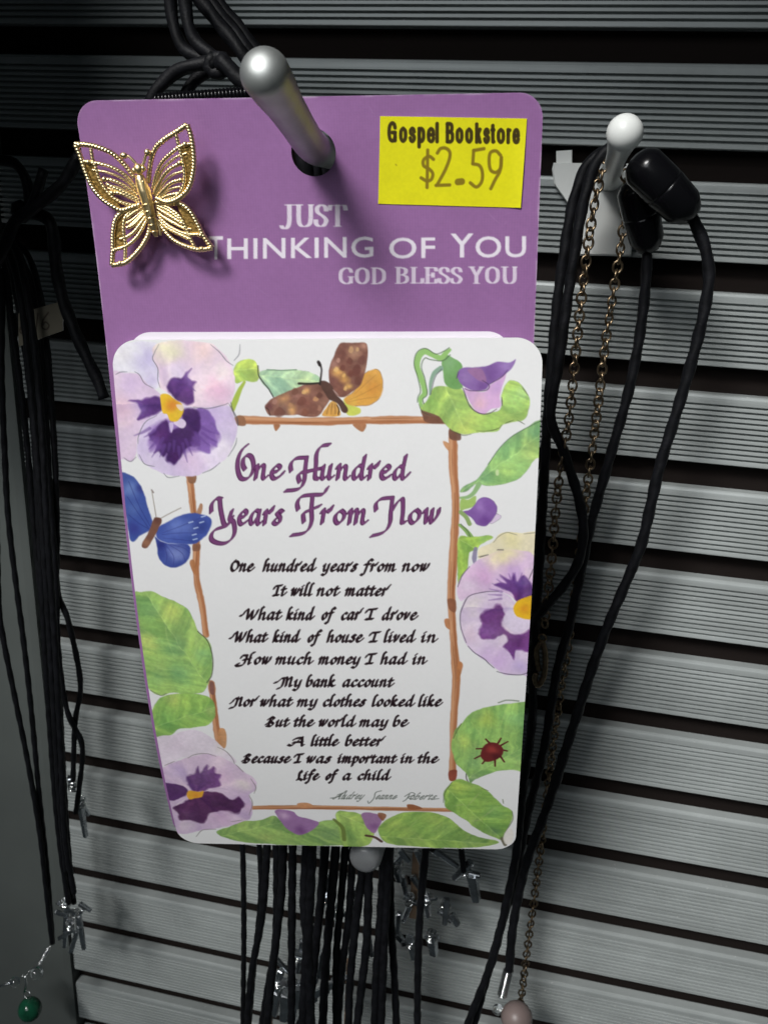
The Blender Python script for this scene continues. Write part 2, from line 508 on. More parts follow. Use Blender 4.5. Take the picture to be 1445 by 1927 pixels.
class Ink:
    """print on a sheet: colour per point of the sheet, laid down in the sheet's own (u, v) millimetres"""
    def __init__(s, surf, u0, u1, v0, v1, res, base, seed=1):
        s.surf, s.u0, s.v0, s.res = surf, u0, v0, res
        s.w, s.h = int((u1 - u0) * res) + 1, int((v1 - v0) * res) + 1
        s.a = np.empty((s.h, s.w, 3), np.float32); s.a[:] = np.array(base, np.float32)
        s.n1 = fbm(s.h, s.w, 22, 3, seed) - 0.5; s.n2 = fbm(s.h, s.w, 22, 3, seed + 1) - 0.5
        s.n3 = fbm(s.h, s.w, 45, 4, seed + 2) - 0.5; s.n4 = fbm(s.h, s.w, 5, 2, seed + 3) - 0.5

    def to(s, pts):
        p = np.asarray(pts, float)
        u, v = s.surf.uv(p[:, 0], p[:, 1])
        return np.stack([(u - s.u0) * s.res, (v - s.v0) * s.res], 1)

    def k(s, pts):
        """canvas cells per photo pixel around pts"""
        p = np.asarray(pts, float).mean(0)
        q = s.to([p, p + [10, 0]])
        return float(np.linalg.norm(q[1] - q[0]) / 10)

    def window(s, q, pad):
        x0 = max(0, int(q[:, 0].min() - pad)); x1 = min(s.w, int(q[:, 0].max() + pad) + 2)
        y0 = max(0, int(q[:, 1].min() - pad)); y1 = min(s.h, int(q[:, 1].max() + pad) + 2)
        if x1 <= x0 or y1 <= y0:
            return None
        Y, X = np.mgrid[y0:y1, x0:x1].astype(np.float32)
        return (slice(y0, y1), slice(x0, x1)), X, Y

    @staticmethod
    def dist(X, Y, q, r=None, closed=False):
        """distance to a polyline (minus interpolated radius r) and even-odd inside test"""
        d = np.full(X.shape, 1e9, np.float32); ins = np.zeros(X.shape, bool)
        m = len(q) if closed else len(q) - 1
        for i in range(m):
            a, b = q[i], q[(i + 1) % len(q)]
            ex, ey = b - a
            L = ex * ex + ey * ey + 1e-9
            t = np.clip(((X - a[0]) * ex + (Y - a[1]) * ey) / L, 0, 1)
            e = np.hypot(X - a[0] - t * ex, Y - a[1] - t * ey)
            if r is not None:
                e = e - (r[i] * (1 - t) + r[min(i + 1, len(r) - 1)] * t)
            d = np.minimum(d, e)
            if closed and a[1] != b[1]:
                c = ((a[1] > Y) != (b[1] > Y)) & (X < ex * (Y - a[1]) / ey + a[0])
                ins ^= c
        return d, ins

    def blend(s, sl, cov, color):
        c = np.asarray(color, np.float32)
        s.a[sl] = s.a[sl] * (1 - cov[..., None]) + c * cov[..., None]

    def fill(s, pts, color, alpha=1.0, soft=1.2, wob=2.0, smooth=True, mottle=0.06, washes=(), feather=0.0, line=None, vein=None, rays=None):
        """closed shape given in traced points; washes = [(x, y, radius, color, strength)] tint it from spots"""
        p = catmull(pts, 6, True) if smooth else np.asarray(pts, float)
        q = s.to(p); k = s.k(pts)
        w = s.window(q, 8)
        if w is None:
            return
        sl, X, Y = w
        X2, Y2 = X + s.n1[sl] * wob * 2 * k, Y + s.n2[sl] * wob * 2 * k
        d, ins = s.dist(X2, Y2, q, None, True)
        sd = np.where(ins, -d, d) / k
        cov = np.clip(0.5 - sd / max(soft, 0.4), 0, 1)
        if feather:
            cov = cov * np.clip(-sd / feather, 0.0, 1) ** 0.7
        col = np.empty(X.shape + (3,), np.float32); col[:] = np.array(color, np.float32)
        for (wx, wy, wr, wc, ws) in washes:
            c = s.to([[wx, wy], [wx + wr, wy]])
            R = np.linalg.norm(c[1] - c[0])
            g = np.clip(1 - np.hypot(X2 + s.n3[sl] * R * 0.9 - c[0][0], Y2 + s.n1[sl] * R * 0.5 - c[0][1]) / R, 0, 1)
            g = (g * g * (3 - 2 * g) * ws)[..., None]
            col = col * (1 - g) + np.array(wc, np.float32) * g
        if vein:            # herring-bone streaks either side of a midrib: (x0, y0, x1, y1, strength)
            e = s.to([vein[:2], vein[2:4]]); dx = e[1] - e[0]; dx = dx / (np.linalg.norm(dx) + 1e-9)
            al = (X2 - e[0][0]) * dx[0] + (Y2 - e[0][1]) * dx[1]; ac = (X2 - e[0][0]) * -dx[1] + (Y2 - e[0][1]) * dx[0]
            q1 = al * .77 - np.abs(ac) * .64 + s.n1[sl] * 9 * k; q2 = al * .64 + np.abs(ac) * .77
            for f1, f2, w_ in ((2.6, .30, 1.0), (6.0, .7, .55)):
                st = s.n3[(np.abs(q1 * f1 + np.where(ac > 0, 0, 211))).astype(int) % s.h, (np.abs(q2 * f2) + 31).astype(int) % s.w]
                col = col * (1 + (vein[4] * w_ * st)[..., None] * np.array([1.2, .9, .8], np.float32)) + (vein[4] * w_ * st * 40)[..., None] * np.array([.7, .6, .1], np.float32)
            rib = np.clip(1 - np.abs(ac + s.n1[sl] * 4 * k) / (2.0 * k), 0, 1) * .45
            col = col * (1 - rib[..., None]) + (col * .55 + np.array([112, 122, 84], np.float32)) * rib[..., None]
        if rays:            # fine petal streaks running out from a centre: (x, y, strength)
            e = s.to([rays[:2], (rays[0] + 10, rays[1])])
            th = np.arctan2(Y2 - e[0][1], X2 - e[0][0]); rr = np.hypot(X2 - e[0][0], Y2 - e[0][1])
            st = s.n3[((th + 4) * 120 + s.n1[sl] * 10).astype(int) % s.h, (rr * .35).astype(int) % s.w]
            col = col * (1 + (rays[2] * 2.2 * st)[..., None] * np.array([1.0, 1.2, .6], np.float32))
        col = col * (1 + mottle * 2 * (s.n3[sl] + 0.6 * s.n4[sl])[..., None])
        cov = (cov * alpha * np.clip(1 + s.n3[sl] * mottle * 2, 0, 1.0))[..., None]
        s.a[sl] = s.a[sl] * (1 - cov) + col * cov
        if line:
            lw, lc, la, seed = line
            e = np.clip(0.8 - np.abs(sd) / lw, 0, 1) * la * (s.n3[sl] + s.n1[sl] * 0.6 > -0.03 * seed)
            s.blend(sl, e, lc)

    def stroke(s, pts, width, color, alpha=1.0, taper=0.0, soft=1.0, smooth=True, wob=0.0):
        p = catmull(pts, 6) if smooth else np.asarray(pts, float)
        q = s.to(p); k = s.k(pts)
        t = np.linspace(0, 1, len(q))
        wd = np.broadcast_to(np.asarray(width, float), (len(q),)) if np.ndim(width) == 0 else np.interp(t, np.linspace(0, 1, len(width)), width)
        r = wd / 2 * k * (1 - taper * np.abs(2 * t - 1) ** 1.5)
        w = s.window(q, float(r.max()) + 4)
        if w is None:
            return
        sl, X, Y = w
        if wob:
            X, Y = X + s.n1[sl] * wob * k, Y + s.n2[sl] * wob * k
        d, _ = s.dist(X, Y, q, r)
        s.blend(sl, np.clip(0.5 - d / (soft * k + 0.2), 0, 1) * alpha, color)

    def nib(s, strokes, nibw, angle, color, alpha=1.0, thin=0.16, soft=0.9):
        """broad-nib pen: every stroke (list of traced points) swept with a slanted pen edge"""
        a = math.radians(angle)
        n = np.array([math.cos(a), -math.sin(a)]) * nibw / 2
        P_ = [catmull(t, 5) for t in strokes]
        allp = np.concatenate(P_)
        k = s.k(allp); q = s.to(allp)
        w = s.window(q, nibw * k + 4)
        if w is None:
            return
        sl, X, Y = w
        cov = np.zeros(X.shape, np.float32)
        m = max(3, int(nibw * k / 0.5))
        for t in P_:
            for o in np.linspace(-1, 1, m):
                qq = s.to(t + n * o)
                x0, y0 = qq.min(0) - 4; x1, y1 = qq.max(0) + 4
                i0, i1 = max(0, int(y0 - sl[0].start)), max(0, int(y1 - sl[0].start) + 1)
                j0, j1 = max(0, int(x0 - sl[1].start)), max(0, int(x1 - sl[1].start) + 1)
                if i1 <= i0 or j1 <= j0:
                    continue
                d, _ = s.dist(X[i0:i1, j0:j1], Y[i0:i1, j0:j1], qq)
                c = np.clip(0.5 - (d - thin * nibw * k) / (soft * k + 0.15), 0, 1)
                cov[i0:i1, j0:j1] = np.maximum(cov[i0:i1, j0:j1], c)
        s.blend(sl, cov * alpha, color)

    def tris(s, T, color, alpha=1.0, ss=3):
        """triangles (n, 3, 2) in traced points (letter shapes)"""
        q = s.to(T.reshape(-1, 2)).reshape(-1, 3, 2)
        w = s.window(q.reshape(-1, 2), 3)
        if w is None:
            return
        sl, X, Y = w
        acc = np.zeros(X.shape, np.float32)
        hits = np.zeros((ss * ss,) + X.shape, bool)
        offs = (np.arange(ss) + 0.5) / ss - 0.5
        for (a, b, c) in q:
            x0, x1 = min(a[0], b[0], c[0]), max(a[0], b[0], c[0]); y0, y1 = min(a[1], b[1], c[1]), max(a[1], b[1], c[1])
            i0, i1 = max(0, int(y0 - sl[0].start) - 1), max(0, int(y1 - sl[0].start) + 3)
            j0, j1 = max(0, int(x0 - sl[1].start) - 1), max(0, int(x1 - sl[1].start) + 3)
            xs, ys = X[i0:i1, j0:j1], Y[i0:i1, j0:j1]
            n = 0
            for oy in offs:
                for ox in offs:
                    px, py = xs + ox, ys + oy
                    e1 = (b[0] - a[0]) * (py - a[1]) - (b[1] - a[1]) * (px - a[0])
                    e2 = (c[0] - b[0]) * (py - b[1]) - (c[1] - b[1]) * (px - b[0])
                    e3 = (a[0] - c[0]) * (py - c[1]) - (a[1] - c[1]) * (px - c[0])
                    hits[n, i0:i1, j0:j1] |= ((e1 >= 0) & (e2 >= 0) & (e3 >= 0)) | ((e1 <= 0) & (e2 <= 0) & (e3 <= 0))
                    n += 1
        s.blend(sl, hits.mean(0).astype(np.float32) * alpha, color)

    def sample(s, u, v):
        x = np.clip((u - s.u0) * s.res, 0, s.w - 1.001); y = np.clip((v - s.v0) * s.res, 0, s.h - 1.001)
        i, j = y.astype(int), x.astype(int); fy, fx = (y - i)[:, None], (x - j)[:, None]
        a = s.a
        return (a[i, j] * (1 - fx) + a[i, j + 1] * fx) * (1 - fy) + (a[i + 1, j] * (1 - fx) + a[i + 1, j + 1] * fx) * fy


def font_tris(text, x0, x1, base, cap, bold=0.0, tilt=0.0, wide=1.0):
    """outline letters of the built-in typeface as triangles spanning x0..x1, baseline y = base, capital height cap"""
    cu = bpy.data.curves.new('letters', 'FONT')
    cu.body = text
    cu.offset = bold
    cu.resolution_u = 4
    cu.space_character = wide
    ob = bpy.data.objects.new('letters', cu)
    COL.objects.link(ob)
    dg = bpy.context.evaluated_depsgraph_get()
    me = ob.evaluated_get(dg).to_mesh()
    me.calc_loop_triangles()
    co = np.array([v.co[:2] for v in me.vertices]).reshape(-1, 2)
    tr = np.array([t.vertices[:] for t in me.loop_triangles])
    ob.evaluated_get(dg).to_mesh_clear()
    bpy.data.objects.remove(ob); bpy.data.curves.remove(cu)
    a, b = co[:, 0].min(), co[:, 0].max()
    x = x0 + (co[:, 0] - a) / (b - a) * (x1 - x0)
    y = base - co[:, 1] * cap / 0.73 + tilt * (x - x0)
    return np.stack([x, y], 1)[tr]


def sheet(name, surf, us, vs, sdf, ink, mats, parent, thick=0.5, lift=0.0, shape=None, back=0.8):
    """a thin card: fine front face carrying the print, coarse back face and real edges"""
    def face(us, vs, h):
        U, V = np.meshgrid(us, vs)
        U, V = U.ravel(), V.ravel()
        d = sdf(U, V)
        nw, nh = len(us), len(vs)
        i = (np.arange(nh - 1)[:, None] * nw + np.arange(nw - 1)[None]).ravel()
        q = np.stack([i, i + nw, i + nw + 1, i + 1], 1)
        q = q[(d[q] < -1e-6).any(1)]
        e = 1e-4
        for _ in range(2):
            out = d > 0
            gx = (sdf(U[out] + e, V[out]) - d[out]) / e; gy = (sdf(U[out], V[out] + e) - d[out]) / e
            U[out] -= gx * d[out]; V[out] -= gy * d[out]
            d = sdf(U, V)
        used, inv = np.unique(q, return_inverse=True)
        return U[used], V[used], inv.reshape(q.shape)
    hz = (lambda u, v: 0 * u) if shape is None else shape
    U, V, q = face(us, vs, 0)
    A = surf.pos(U, V, lift + hz(U, V))
    e = np.concatenate([q[:, [0, 1]], q[:, [1, 2]], q[:, [2, 3]], q[:, [3, 0]]])
    key_ = np.sort(e, 1); key_ = key_[:, 0].astype(np.int64) * len(U) + key_[:, 1]
    _, idx, cnt = np.unique(key_, return_index=True, return_counts=True)
    be = e[idx[cnt == 1]]
    ring, rinv = np.unique(be, return_inverse=True); rinv = rinv.reshape(be.shape)
    n = len(U); m = len(ring)
    top = surf.pos(U[ring], V[ring], lift + hz(U[ring], V[ring]))
    bot = surf.pos(U[ring], V[ring], lift + hz(U[ring], V[ring]) - thick)
    wallq = np.stack([rinv[:, 1] + n, rinv[:, 0] + n, rinv[:, 0] + n + m, rinv[:, 1] + n + m], 1)
    bu = np.linspace(us[0], us[-1], max(12, int((us[-1] - us[0]) / back))); bv = np.linspace(vs[0], vs[-1], max(12, int((vs[-1] - vs[0]) / back)))
    U2, V2, q2 = face(bu, bv, 0)
    Bk = surf.pos(U2, V2, lift + hz(U2, V2) - thick)
    verts = np.concatenate([A, top, bot, Bk])
    faces = np.concatenate([q, wallq, q2[:, ::-1] + n + 2 * m])
    mi = np.concatenate([np.zeros(len(q)), np.ones(len(wallq)), np.ones(len(q2))]).astype(int)
    o = mesh(name, verts, faces, mats, parent, True, mi)
    rgb = np.full((len(verts), 4), 1.0, np.float32)
    rgb[:, :3] = 0.7
    rgb[:n, :3] = lin(np.clip(ink.sample(U, V), 0, 255))
    at_ = o.data.color_attributes.new('ink', 'FLOAT_COLOR', 'POINT')
    at_.data.foreach_set('color', rgb.ravel())
    return o


def rrect(u0, u1, v0, v1, r):
    cu, cv, hu, hv = (u0 + u1) / 2, (v0 + v1) / 2, (u1 - u0) / 2, (v1 - v0) / 2
    def f(u, v):
        qx, qy = np.abs(u - cu) - hu + r, np.abs(v - cv) - hv + r
        return np.hypot(np.maximum(qx, 0), np.maximum(qy, 0)) + np.minimum(np.maximum(qx, qy), 0) - r
    return f

# ------------------------------------------------------------------ pen lettering (chancery italic, drawn stroke by stroke)
BOWL = [(.62, .95), (.36, 1.0), (.10, .6), (.10, .14), (.28, .02), (.56, .5)]
ARCH = [(.10, .5), (.38, .97), (.55, .88), (.54, .2), (.64, .0), (.80, .16)]
HST = [(.32, 1.68), (.18, 1.78), (.10, 1.3), (.08, .0)]
G = {
    'a': (.86, [BOWL, [(.66, 1.0), (.60, .2), (.70, .0), (.88, .16)]]),
    'b': (.72, [[(.32, 1.65), (.18, 1.75), (.08, 1.2), (.06, .3), (.2, .02), (.5, .2), (.62, .65), (.45, .98), (.12, .7)]]),
    'c': (.64, [[(.6, .85), (.4, 1.0), (.12, .7), (.08, .3), (.28, .0), (.62, .22)]]),
    'd': (.86, [BOWL, [(.70, 1.75), (.62, .9), (.60, .2), (.70, .0), (.88, .16)]]),
    'e': (.66, [[(.12, .48), (.45, .58), (.56, .85), (.36, 1.0), (.10, .65), (.08, .25), (.28, .0), (.66, .24)]]),
    'f': (.62, [[(.78, 1.55), (.58, 1.75), (.38, 1.5), (.27, .5), (.15, -.4), (.0, -.6), (-.18, -.48)], [(.02, .93), (.62, .98)]]),
    'g': (.84, [BOWL, [(.66, 1.0), (.60, -.2), (.4, -.6), (.05, -.5)]]),
    'h': (.84, [HST, ARCH]),
    'i': (.42, [[(.0, .82), (.13, 1.0), (.10, .2), (.2, .0), (.40, .18)], [(.16, 1.36), (.24, 1.42)]]),
    'k': (.78, [HST, [(.10, .5), (.42, 1.0), (.56, .85), (.32, .55), (.16, .5)], [(.22, .52), (.5, .06), (.78, .14)]]),
    'l': (.38, [[(.32, 1.68), (.18, 1.78), (.09, 1.2), (.07, .2), (.16, .0), (.36, .14)]]),
    'm': (1.20, [[(.0, .82), (.12, 1.0), (.09, .0)], [(.1, .5), (.37, .98), (.49, .85), (.47, .0)], [(.48, .5), (.75, .98), (.88, .85), (.86, .2), (.96, .0), (1.14, .16)]]),
    'n': (.84, [[(.0, .82), (.12, 1.0), (.09, .0)], ARCH]),
    'o': (.68, [[(.40, 1.0), (.12, .72), (.08, .3), (.26, .0), (.52, .25), (.60, .72), (.40, 1.0)]]),
    'p': (.70, [[(.0, .82), (.12, 1.0), (.06, -.6)], [(.1, .6), (.40, 1.0), (.62, .75), (.52, .2), (.26, .0), (.08, .15)]]),
    'r': (.60, [[(.0, .82), (.12, 1.0), (.09, .0)], [(.1, .6), (.34, .97), (.48, .88), (.60, 1.26)]]),
    's': (.58, [[(.56, .88), (.36, 1.0), (.16, .8), (.42, .45), (.36, .08), (.14, .0), (-.03, .14)]]),
    't': (.48, [[(.20, 1.3), (.12, .2), (.22, .0), (.46, .20)], [(-.06, .93), (.46, .98)]]),
    'u': (.84, [[(.0, .82), (.12, 1.0), (.07, .25), (.2, .0), (.48, .35)], [(.58, 1.0), (.52, .2), (.62, .0), (.80, .16)]]),
    'v': (.66, [[(.0, .82), (.13, 1.0), (.20, .05), (.5, .6), (.54, 1.0)]]),
    'w': (.94, [[(.0, .82), (.12, 1.0), (.16, .05), (.43, .65)], [(.46, 1.0), (.48, .05), (.80, .6), (.84, 1.02)]]),
    'y': (.80, [[(.0, .82), (.12, 1.0), (.10, .25), (.26, .02), (.54, .4)], [(.64, 1.0), (.52, -.2), (.3, -.6), (.0, -.48)]]),
    'O': (1.05, [[(.35, 1.55), (.1, 1.1), (.08, .4), (.4, .0), (.80, .3), (.92, .9), (.65, 1.38), (.3, 1.3)]]),
    'I': (.85, [[(-.05, 1.0), (.05, 1.35), (.4, 1.42), (.85, 1.5)], [(.45, 1.4), (.42, .8), (.36, .08), (.15, .0)], [(.05, .02), (.7, .06)]]),
    'W': (1.55, [[(-.55, .55), (-.3, .62), (.0, 1.3), (.22, 1.45), (.30, .9), (.38, .05), (.62, .7), (.80, 1.25)], [(.80, 1.3), (.90, .05), (1.3, .8), (1.42, 1.4)]]),
    'H': (1.30, [[(-.1, .95), (.0, 1.3), (.5, 1.35)], [(.5, 1.35), (.45, .6), (.3, -.1), (-.25, -.35), (-.5, -.15), (-.2, .05)], [(.2, .62), (.75, .72), (1.0, .8)], [(1.25, 1.75), (.98, 1.6), (.90, .8), (.88, .0), (1.05, .08)]]),
    'M': (1.55, [[(-.7, .6), (-.35, .75), (.0, 1.25), (.3, 1.35)], [(.35, 1.35), (.33, .6), (.2, -.1), (-.2, -.35)], [(.38, 1.2), (.6, 1.4), (.72, 1.0), (.72, .05)], [(.74, .8), (1.05, 1.4), (1.2, 1.2), (1.18, .1), (1.4, .1)]]),
    'N': (1.20, [[(-.3, .5), (-.1, .7), (.1, 1.2), (.45, 1.35)], [(.48, 1.35), (.45, .6), (.3, -.1), (-.25, -.35)], [(.5, .9), (.78, 1.35), (.92, 1.25), (.90, .15), (1.08, .08)]]),
    'B': (1.00, [[(-.15, .3), (.1, .5), (.3, 1.1)], [(.32, 1.35), (.26, .6), (.2, .0)], [(.0, 1.1), (.4, 1.45), (.72, 1.2), (.4, .75), (.75, .4), (.5, .0), (.0, .05)]]),
    'A': (1.25, [[(-.3, .15), (.0, .0), (.35, .5), (.85, 1.45)], [(.85, 1.45), (.92, .7), (1.0, .02), (1.15, .1)], [(.1, .5), (.5, .6), (.98, .6)], [(.1, 1.0), (.4, 1.25), (.85, 1.35)]]),
    'L': (.80, [[(.45, 1.2), (.3, 1.5), (.15, 1.1), (.2, .3), (.0, -.02), (.35, .1), (.75, -.12)]]),
}


def word(ink, text, x0, x1, base, xh, nibw, color, angle=38, slope=0.13, tilt=0.0, alpha=1.0, thin=0.16, lastflick=True):
    adv = [G[c][0] + 0.17 for c in text]
    tot = max(sum(adv[:i]) + max(p[0] for st in G[ch][1] for p in st) for i, ch in enumerate(text)) + 0.12
    kx = (x1 - x0) / tot
    x = 0.0
    out = []
    jit = np.random.default_rng(len(text) * 31 + int(x0))
    for i, c in enumerate(text):
        for st in G[c][1]:
            q = np.array(st, float)
            if lastflick and i == len(text) - 1 and c in 'rtnedsh' and st is G[c][1][-1 if c != 't' else 0]:
                q = np.concatenate([q, [q[-1] + [.14, .24]]])
            px = x0 + (x + q[:, 0]) * kx + (q[:, 1] - 0.5) * xh * slope
            py = base - q[:, 1] * xh * jit.normal(1, 0.02) + tilt * (px - x0) + jit.normal(0, 0.012) * xh
            out.append(np.stack([px, py], 1))
        x += adv[i]
    ink.nib(out, nibw, angle, color, alpha, thin)


def Z(ox, oy, sc):
    return lambda *pts: [(ox + p[0] / sc,) + (oy + p[1] / sc,) + tuple(p[2:]) for p in (pts[0] if len(pts) == 1 and isinstance(pts[0], list) else pts)]


# ------------------------------------------------------------------ the print of the white card
RES = 14.0
W_ = Ink(S_white, -1, 55, -1.5, 83.5, RES, (235, 235, 235), 5)
A = Z(190, 620, 3.211)      # top left quarter
B = Z(600, 620, 3.141)      # top right quarter
C = Z(220, 1020, 3.211)     # bottom left quarter
D = Z(600, 1020, 3.141)     # bottom right quarter
E_ = Z(470, 640, 5.352)     # the brown butterfly
W_.a *= (1 + 0.012 * (W_.n4 + W_.n3)[..., None])
GREY = (92, 88, 100)


def zz(f, washes):
    out = []
    for (x, y, r, c, s_) in washes:
        (px, py), (qx, qy) = f([(x, y), (x + r, y)])
        out.append((px, py, abs(qx - px), c, s_))
    return out


def leaf(f, outline, base, washes, veins=(), vc=(200, 215, 150), vw=2.2, line=None):
    mid = f([veins[0][0], veins[0][-1]]) if veins else f([outline[0], outline[len(outline) // 2]])
    vein = tuple(mid[0]) + tuple(mid[1]) + (0.50,)
    pale = lambda c: tuple((np.array(c, float) * .82 + np.array([206, 212, 186]) * .18) * [.93, .97, .97])
    W_.fill(f(outline), pale(base), 1.0, 2.0, 2.4, washes=zz(f, [(x, y, r, pale(c_), s_ * .9) for x, y, r, c_, s_ in washes]), mottle=.11, line=line or (0.9, (88, 106, 76), 0.35, 0), vein=vein)
    for v in veins[1:]:
        W_.stroke(f(v), vw * .8, vc, 0.38, taper=0.8, soft=2.6, wob=3)


# twig frame -----------------------------------------------------------------
def twig(pts, w, knots=(), grain=6, seed=3):
    g = np.random.default_rng(seed)
    p = catmull(pts, 10)
    wd = w * (1 + 0.10 * np.sin(np.linspace(0, 19, len(p))) + g.normal(0, .04, len(p)))
    W_.stroke(p, list(wd + 1.2), (160, 108, 72), 0.45, smooth=False, soft=1.6, wob=1.5)
    W_.stroke(p, list(wd), (196, 140, 102), 1.0, smooth=False, soft=1.8, wob=1.5)
    d = p[-1] - p[0]; n = np.array([-d[1], d[0]]) / np.linalg.norm(d)
    if n[0] + n[1] * 1.5 < 0:
        n = -n
    W_.stroke(p + n * w * 0.28, w * 0.36, (164, 102, 66), 0.6, smooth=False, soft=2.6, wob=2.0)
    W_.stroke(p - n * w * 0.22, w * 0.26, (216, 165, 126), 0.75, smooth=False, soft=2.4, wob=2.0)
    L = len(p)
    for i in range(grain):
        a = int(g.integers(0, L - 14)); b = a + int(g.integers(8, 14))
        W_.stroke(p[a:b] + n * g.normal(0, .2) * w, 1.5, (128, 76, 46), 0.5, smooth=False, taper=.6)


twig([(448, 790), (520, 792), (600, 793), (690, 791), (770, 790), (837, 791)], 13.5, seed=1)
twig([(852, 812), (853, 880), (857, 950), (853, 1040), (849, 1120), (853, 1200), (858, 1280), (853, 1360), (851, 1466)], 14, seed=2, grain=12)
twig([(357, 896), (363, 950), (370, 1020), (370, 1085), (381, 1140), (388, 1195)], 11.5, seed=3)
twig([(398, 1285), (404, 1340), (413, 1408)], 11.5, seed=4, grain=3)
twig([(470, 1520), (560, 1519), (650, 1520), (740, 1522), (855, 1524)], 9, seed=5, grain=8)
# broken ends, buds and stubs of the twigs
for pts, c in (([(838, 782), (815, 776), (793, 770), (795, 782), (803, 795), (838, 797)], (120, 82, 66)), ([(846, 806), (864, 810), (866, 828), (847, 826)], (122, 86, 72)),
               ([(446, 783), (460, 785), (462, 800), (446, 799)], (150, 106, 78)), ([(515, 799), (527, 800), (520, 811), (516, 807)], (168, 108, 70)),
               ([(664, 799), (688, 798), (684, 812), (676, 811)], (180, 118, 78)), ([(846, 836), (834, 830), (838, 842), (848, 850)], (205, 150, 108)),
               ([(845, 1166), (836, 1166), (838, 1178), (847, 1184)], (188, 128, 88)), ([(862, 1246), (871, 1252), (863, 1276), (858, 1282)], (188, 124, 80)),
               ([(354, 893), (369, 893), (368, 908), (356, 908)], (140, 100, 76)), ([(376, 948), (381, 950), (378, 966), (370, 966)], (170, 125, 95)),
               ([(358, 1058), (366, 1054), (372, 1080), (364, 1078)], (182, 122, 80)), ([(364, 1024), (377, 1024), (376, 1036), (364, 1036)], (140, 96, 74)),
               ([(412, 1374), (423, 1372), (427, 1390), (424, 1408), (410, 1404)], (206, 150, 104)), ([(394, 1284), (402, 1284), (404, 1306), (396, 1304)], (132, 92, 84)),
               ([(766, 1514), (780, 1515), (795, 1522), (770, 1523)], (150, 92, 60)), ([(560, 1512), (580, 1511), (590, 1519), (565, 1520)], (196, 140, 100)),
               ([(842, 1128), (857, 1130), (857, 1152), (846, 1146)], (146, 96, 70)), ([(845, 1452), (859, 1450), (857, 1468), (846, 1468)], (140, 72, 58))):
    W_.fill(pts, c, 0.95, 1.6, 1.2, mottle=.12)

# leaves behind the flowers ---------------------------------------------------
leaf(A, [(805, 250), (825, 205), (880, 180), (930, 195), (955, 240), (960, 290), (930, 320), (870, 312), (815, 325)], (196, 216, 88), [(850, 290, 80, (170, 205, 90), .8)])
W_.stroke(A([(868, 318), (840, 365), (815, 425), (795, 480)]), [5, 8, 11, 10], (172, 192, 84), 1.0)
W_.stroke(A([(800, 370), (785, 430), (800, 490), (825, 540), (830, 580)]), 1.6, GREY, .9)
leaf(E_, [(100, 325), (200, 295), (330, 300), (480, 296), (600, 325), (690, 370), (690, 425), (560, 440), (420, 520), (250, 572), (190, 500), (120, 430)], (176, 208, 170),
     [(250, 480, 190, (158, 198, 168), .9), (560, 400, 200, (192, 214, 158), .8)], [[(140, 360), (330, 420), (560, 400)]], (205, 222, 190))
W_.stroke(E_([(85, 260), (90, 350), (140, 430), (190, 490), (240, 575)]), 2.2, (60, 60, 60), .9)
W_.stroke(E_([(175, 298), (330, 305), (470, 298)]), 2.2, (96, 128, 100), .7)

# pansy, top left -------------------------------------------------------------
W_.fill(A([(64, 110), (200, 78), (335, 80), (325, 180), (350, 260), (355, 345), (300, 352), (250, 300), (190, 255), (70, 275)]), (232, 228, 240), 1, 2.4, 2.8,
        rays=tuple(A([(430, 450)])[0]) + (.10,), washes=zz(A, [(270, 180, 130, (196, 184, 226), .8), (120, 150, 90, (240, 236, 240), .8), (320, 300, 90, (204, 190, 226), .8)]))
W_.fill(A([(60, 285), (150, 262), (220, 268), (260, 312), (320, 352), (365, 400), (360, 480), (330, 540), (265, 575), (225, 650), (220, 745), (190, 795), (140, 785), (110, 730)]), (226, 204, 226), 1, 2.4, 2.8,
        rays=tuple(A([(430, 450)])[0]) + (.12,), washes=zz(A, [(130, 480, 150, (232, 198, 214), .9), (180, 330, 120, (214, 190, 224), .8), (210, 680, 110, (228, 208, 228), .8), (300, 480, 120, (206, 182, 222), .8)]))
W_.fill(A([(330, 90), (480, 70), (650, 78), (705, 112), (780, 200), (812, 300), (800, 400), (760, 452), (650, 472), (560, 468), (490, 452), (400, 382), (355, 342), (350, 260), (318, 180)]), (233, 210, 227), 1, 2.4, 2.8,
        rays=tuple(A([(430, 450)])[0]) + (.12,), washes=zz(A, [(390, 130, 130, (242, 234, 206), .95), (590, 130, 120, (238, 204, 212), .8), (700, 360, 120, (234, 190, 218), .9), (560, 260, 110, (222, 198, 226), .6), (470, 280, 110, (226, 212, 236), .8), (740, 250, 80, (240, 224, 230), .8)]))
W_.fill(A([(360, 500), (300, 528), (245, 590), (224, 680), (230, 765), (270, 812), (330, 850), (400, 882), (480, 888), (560, 884), (650, 852), (740, 792), (800, 705), (826, 600), (802, 512), (770, 455), (650, 472), (560, 472), (470, 450)]), (226, 212, 236), 1, 2.4, 2.8,
        rays=tuple(A([(430, 450)])[0]) + (.12,), washes=zz(A, [(660, 560, 190, (206, 184, 226), .9), (560, 800, 170, (226, 200, 226), .8), (260, 690, 80, (214, 198, 230), .8), (740, 680, 120, (232, 222, 238), .8), (470, 640, 220, (178, 148, 208), .6)]))
W_.fill(A([(330, 560), (300, 640), (290, 730), (340, 720), (400, 790), (450, 812), (520, 740), (640, 720), (700, 690), (712, 620), (680, 540), (620, 480), (540, 500)]), (134, 98, 172), .72, 8, 6, mottle=.12)
W_.fill(A([(575, 490), (640, 488), (690, 560), (715, 630), (690, 640), (700, 705), (655, 690), (650, 745), (600, 722), (570, 640)]), (126, 92, 166), .85, 4, 5, mottle=.14)
PUR, PU2 = (88, 50, 118), (70, 38, 96)
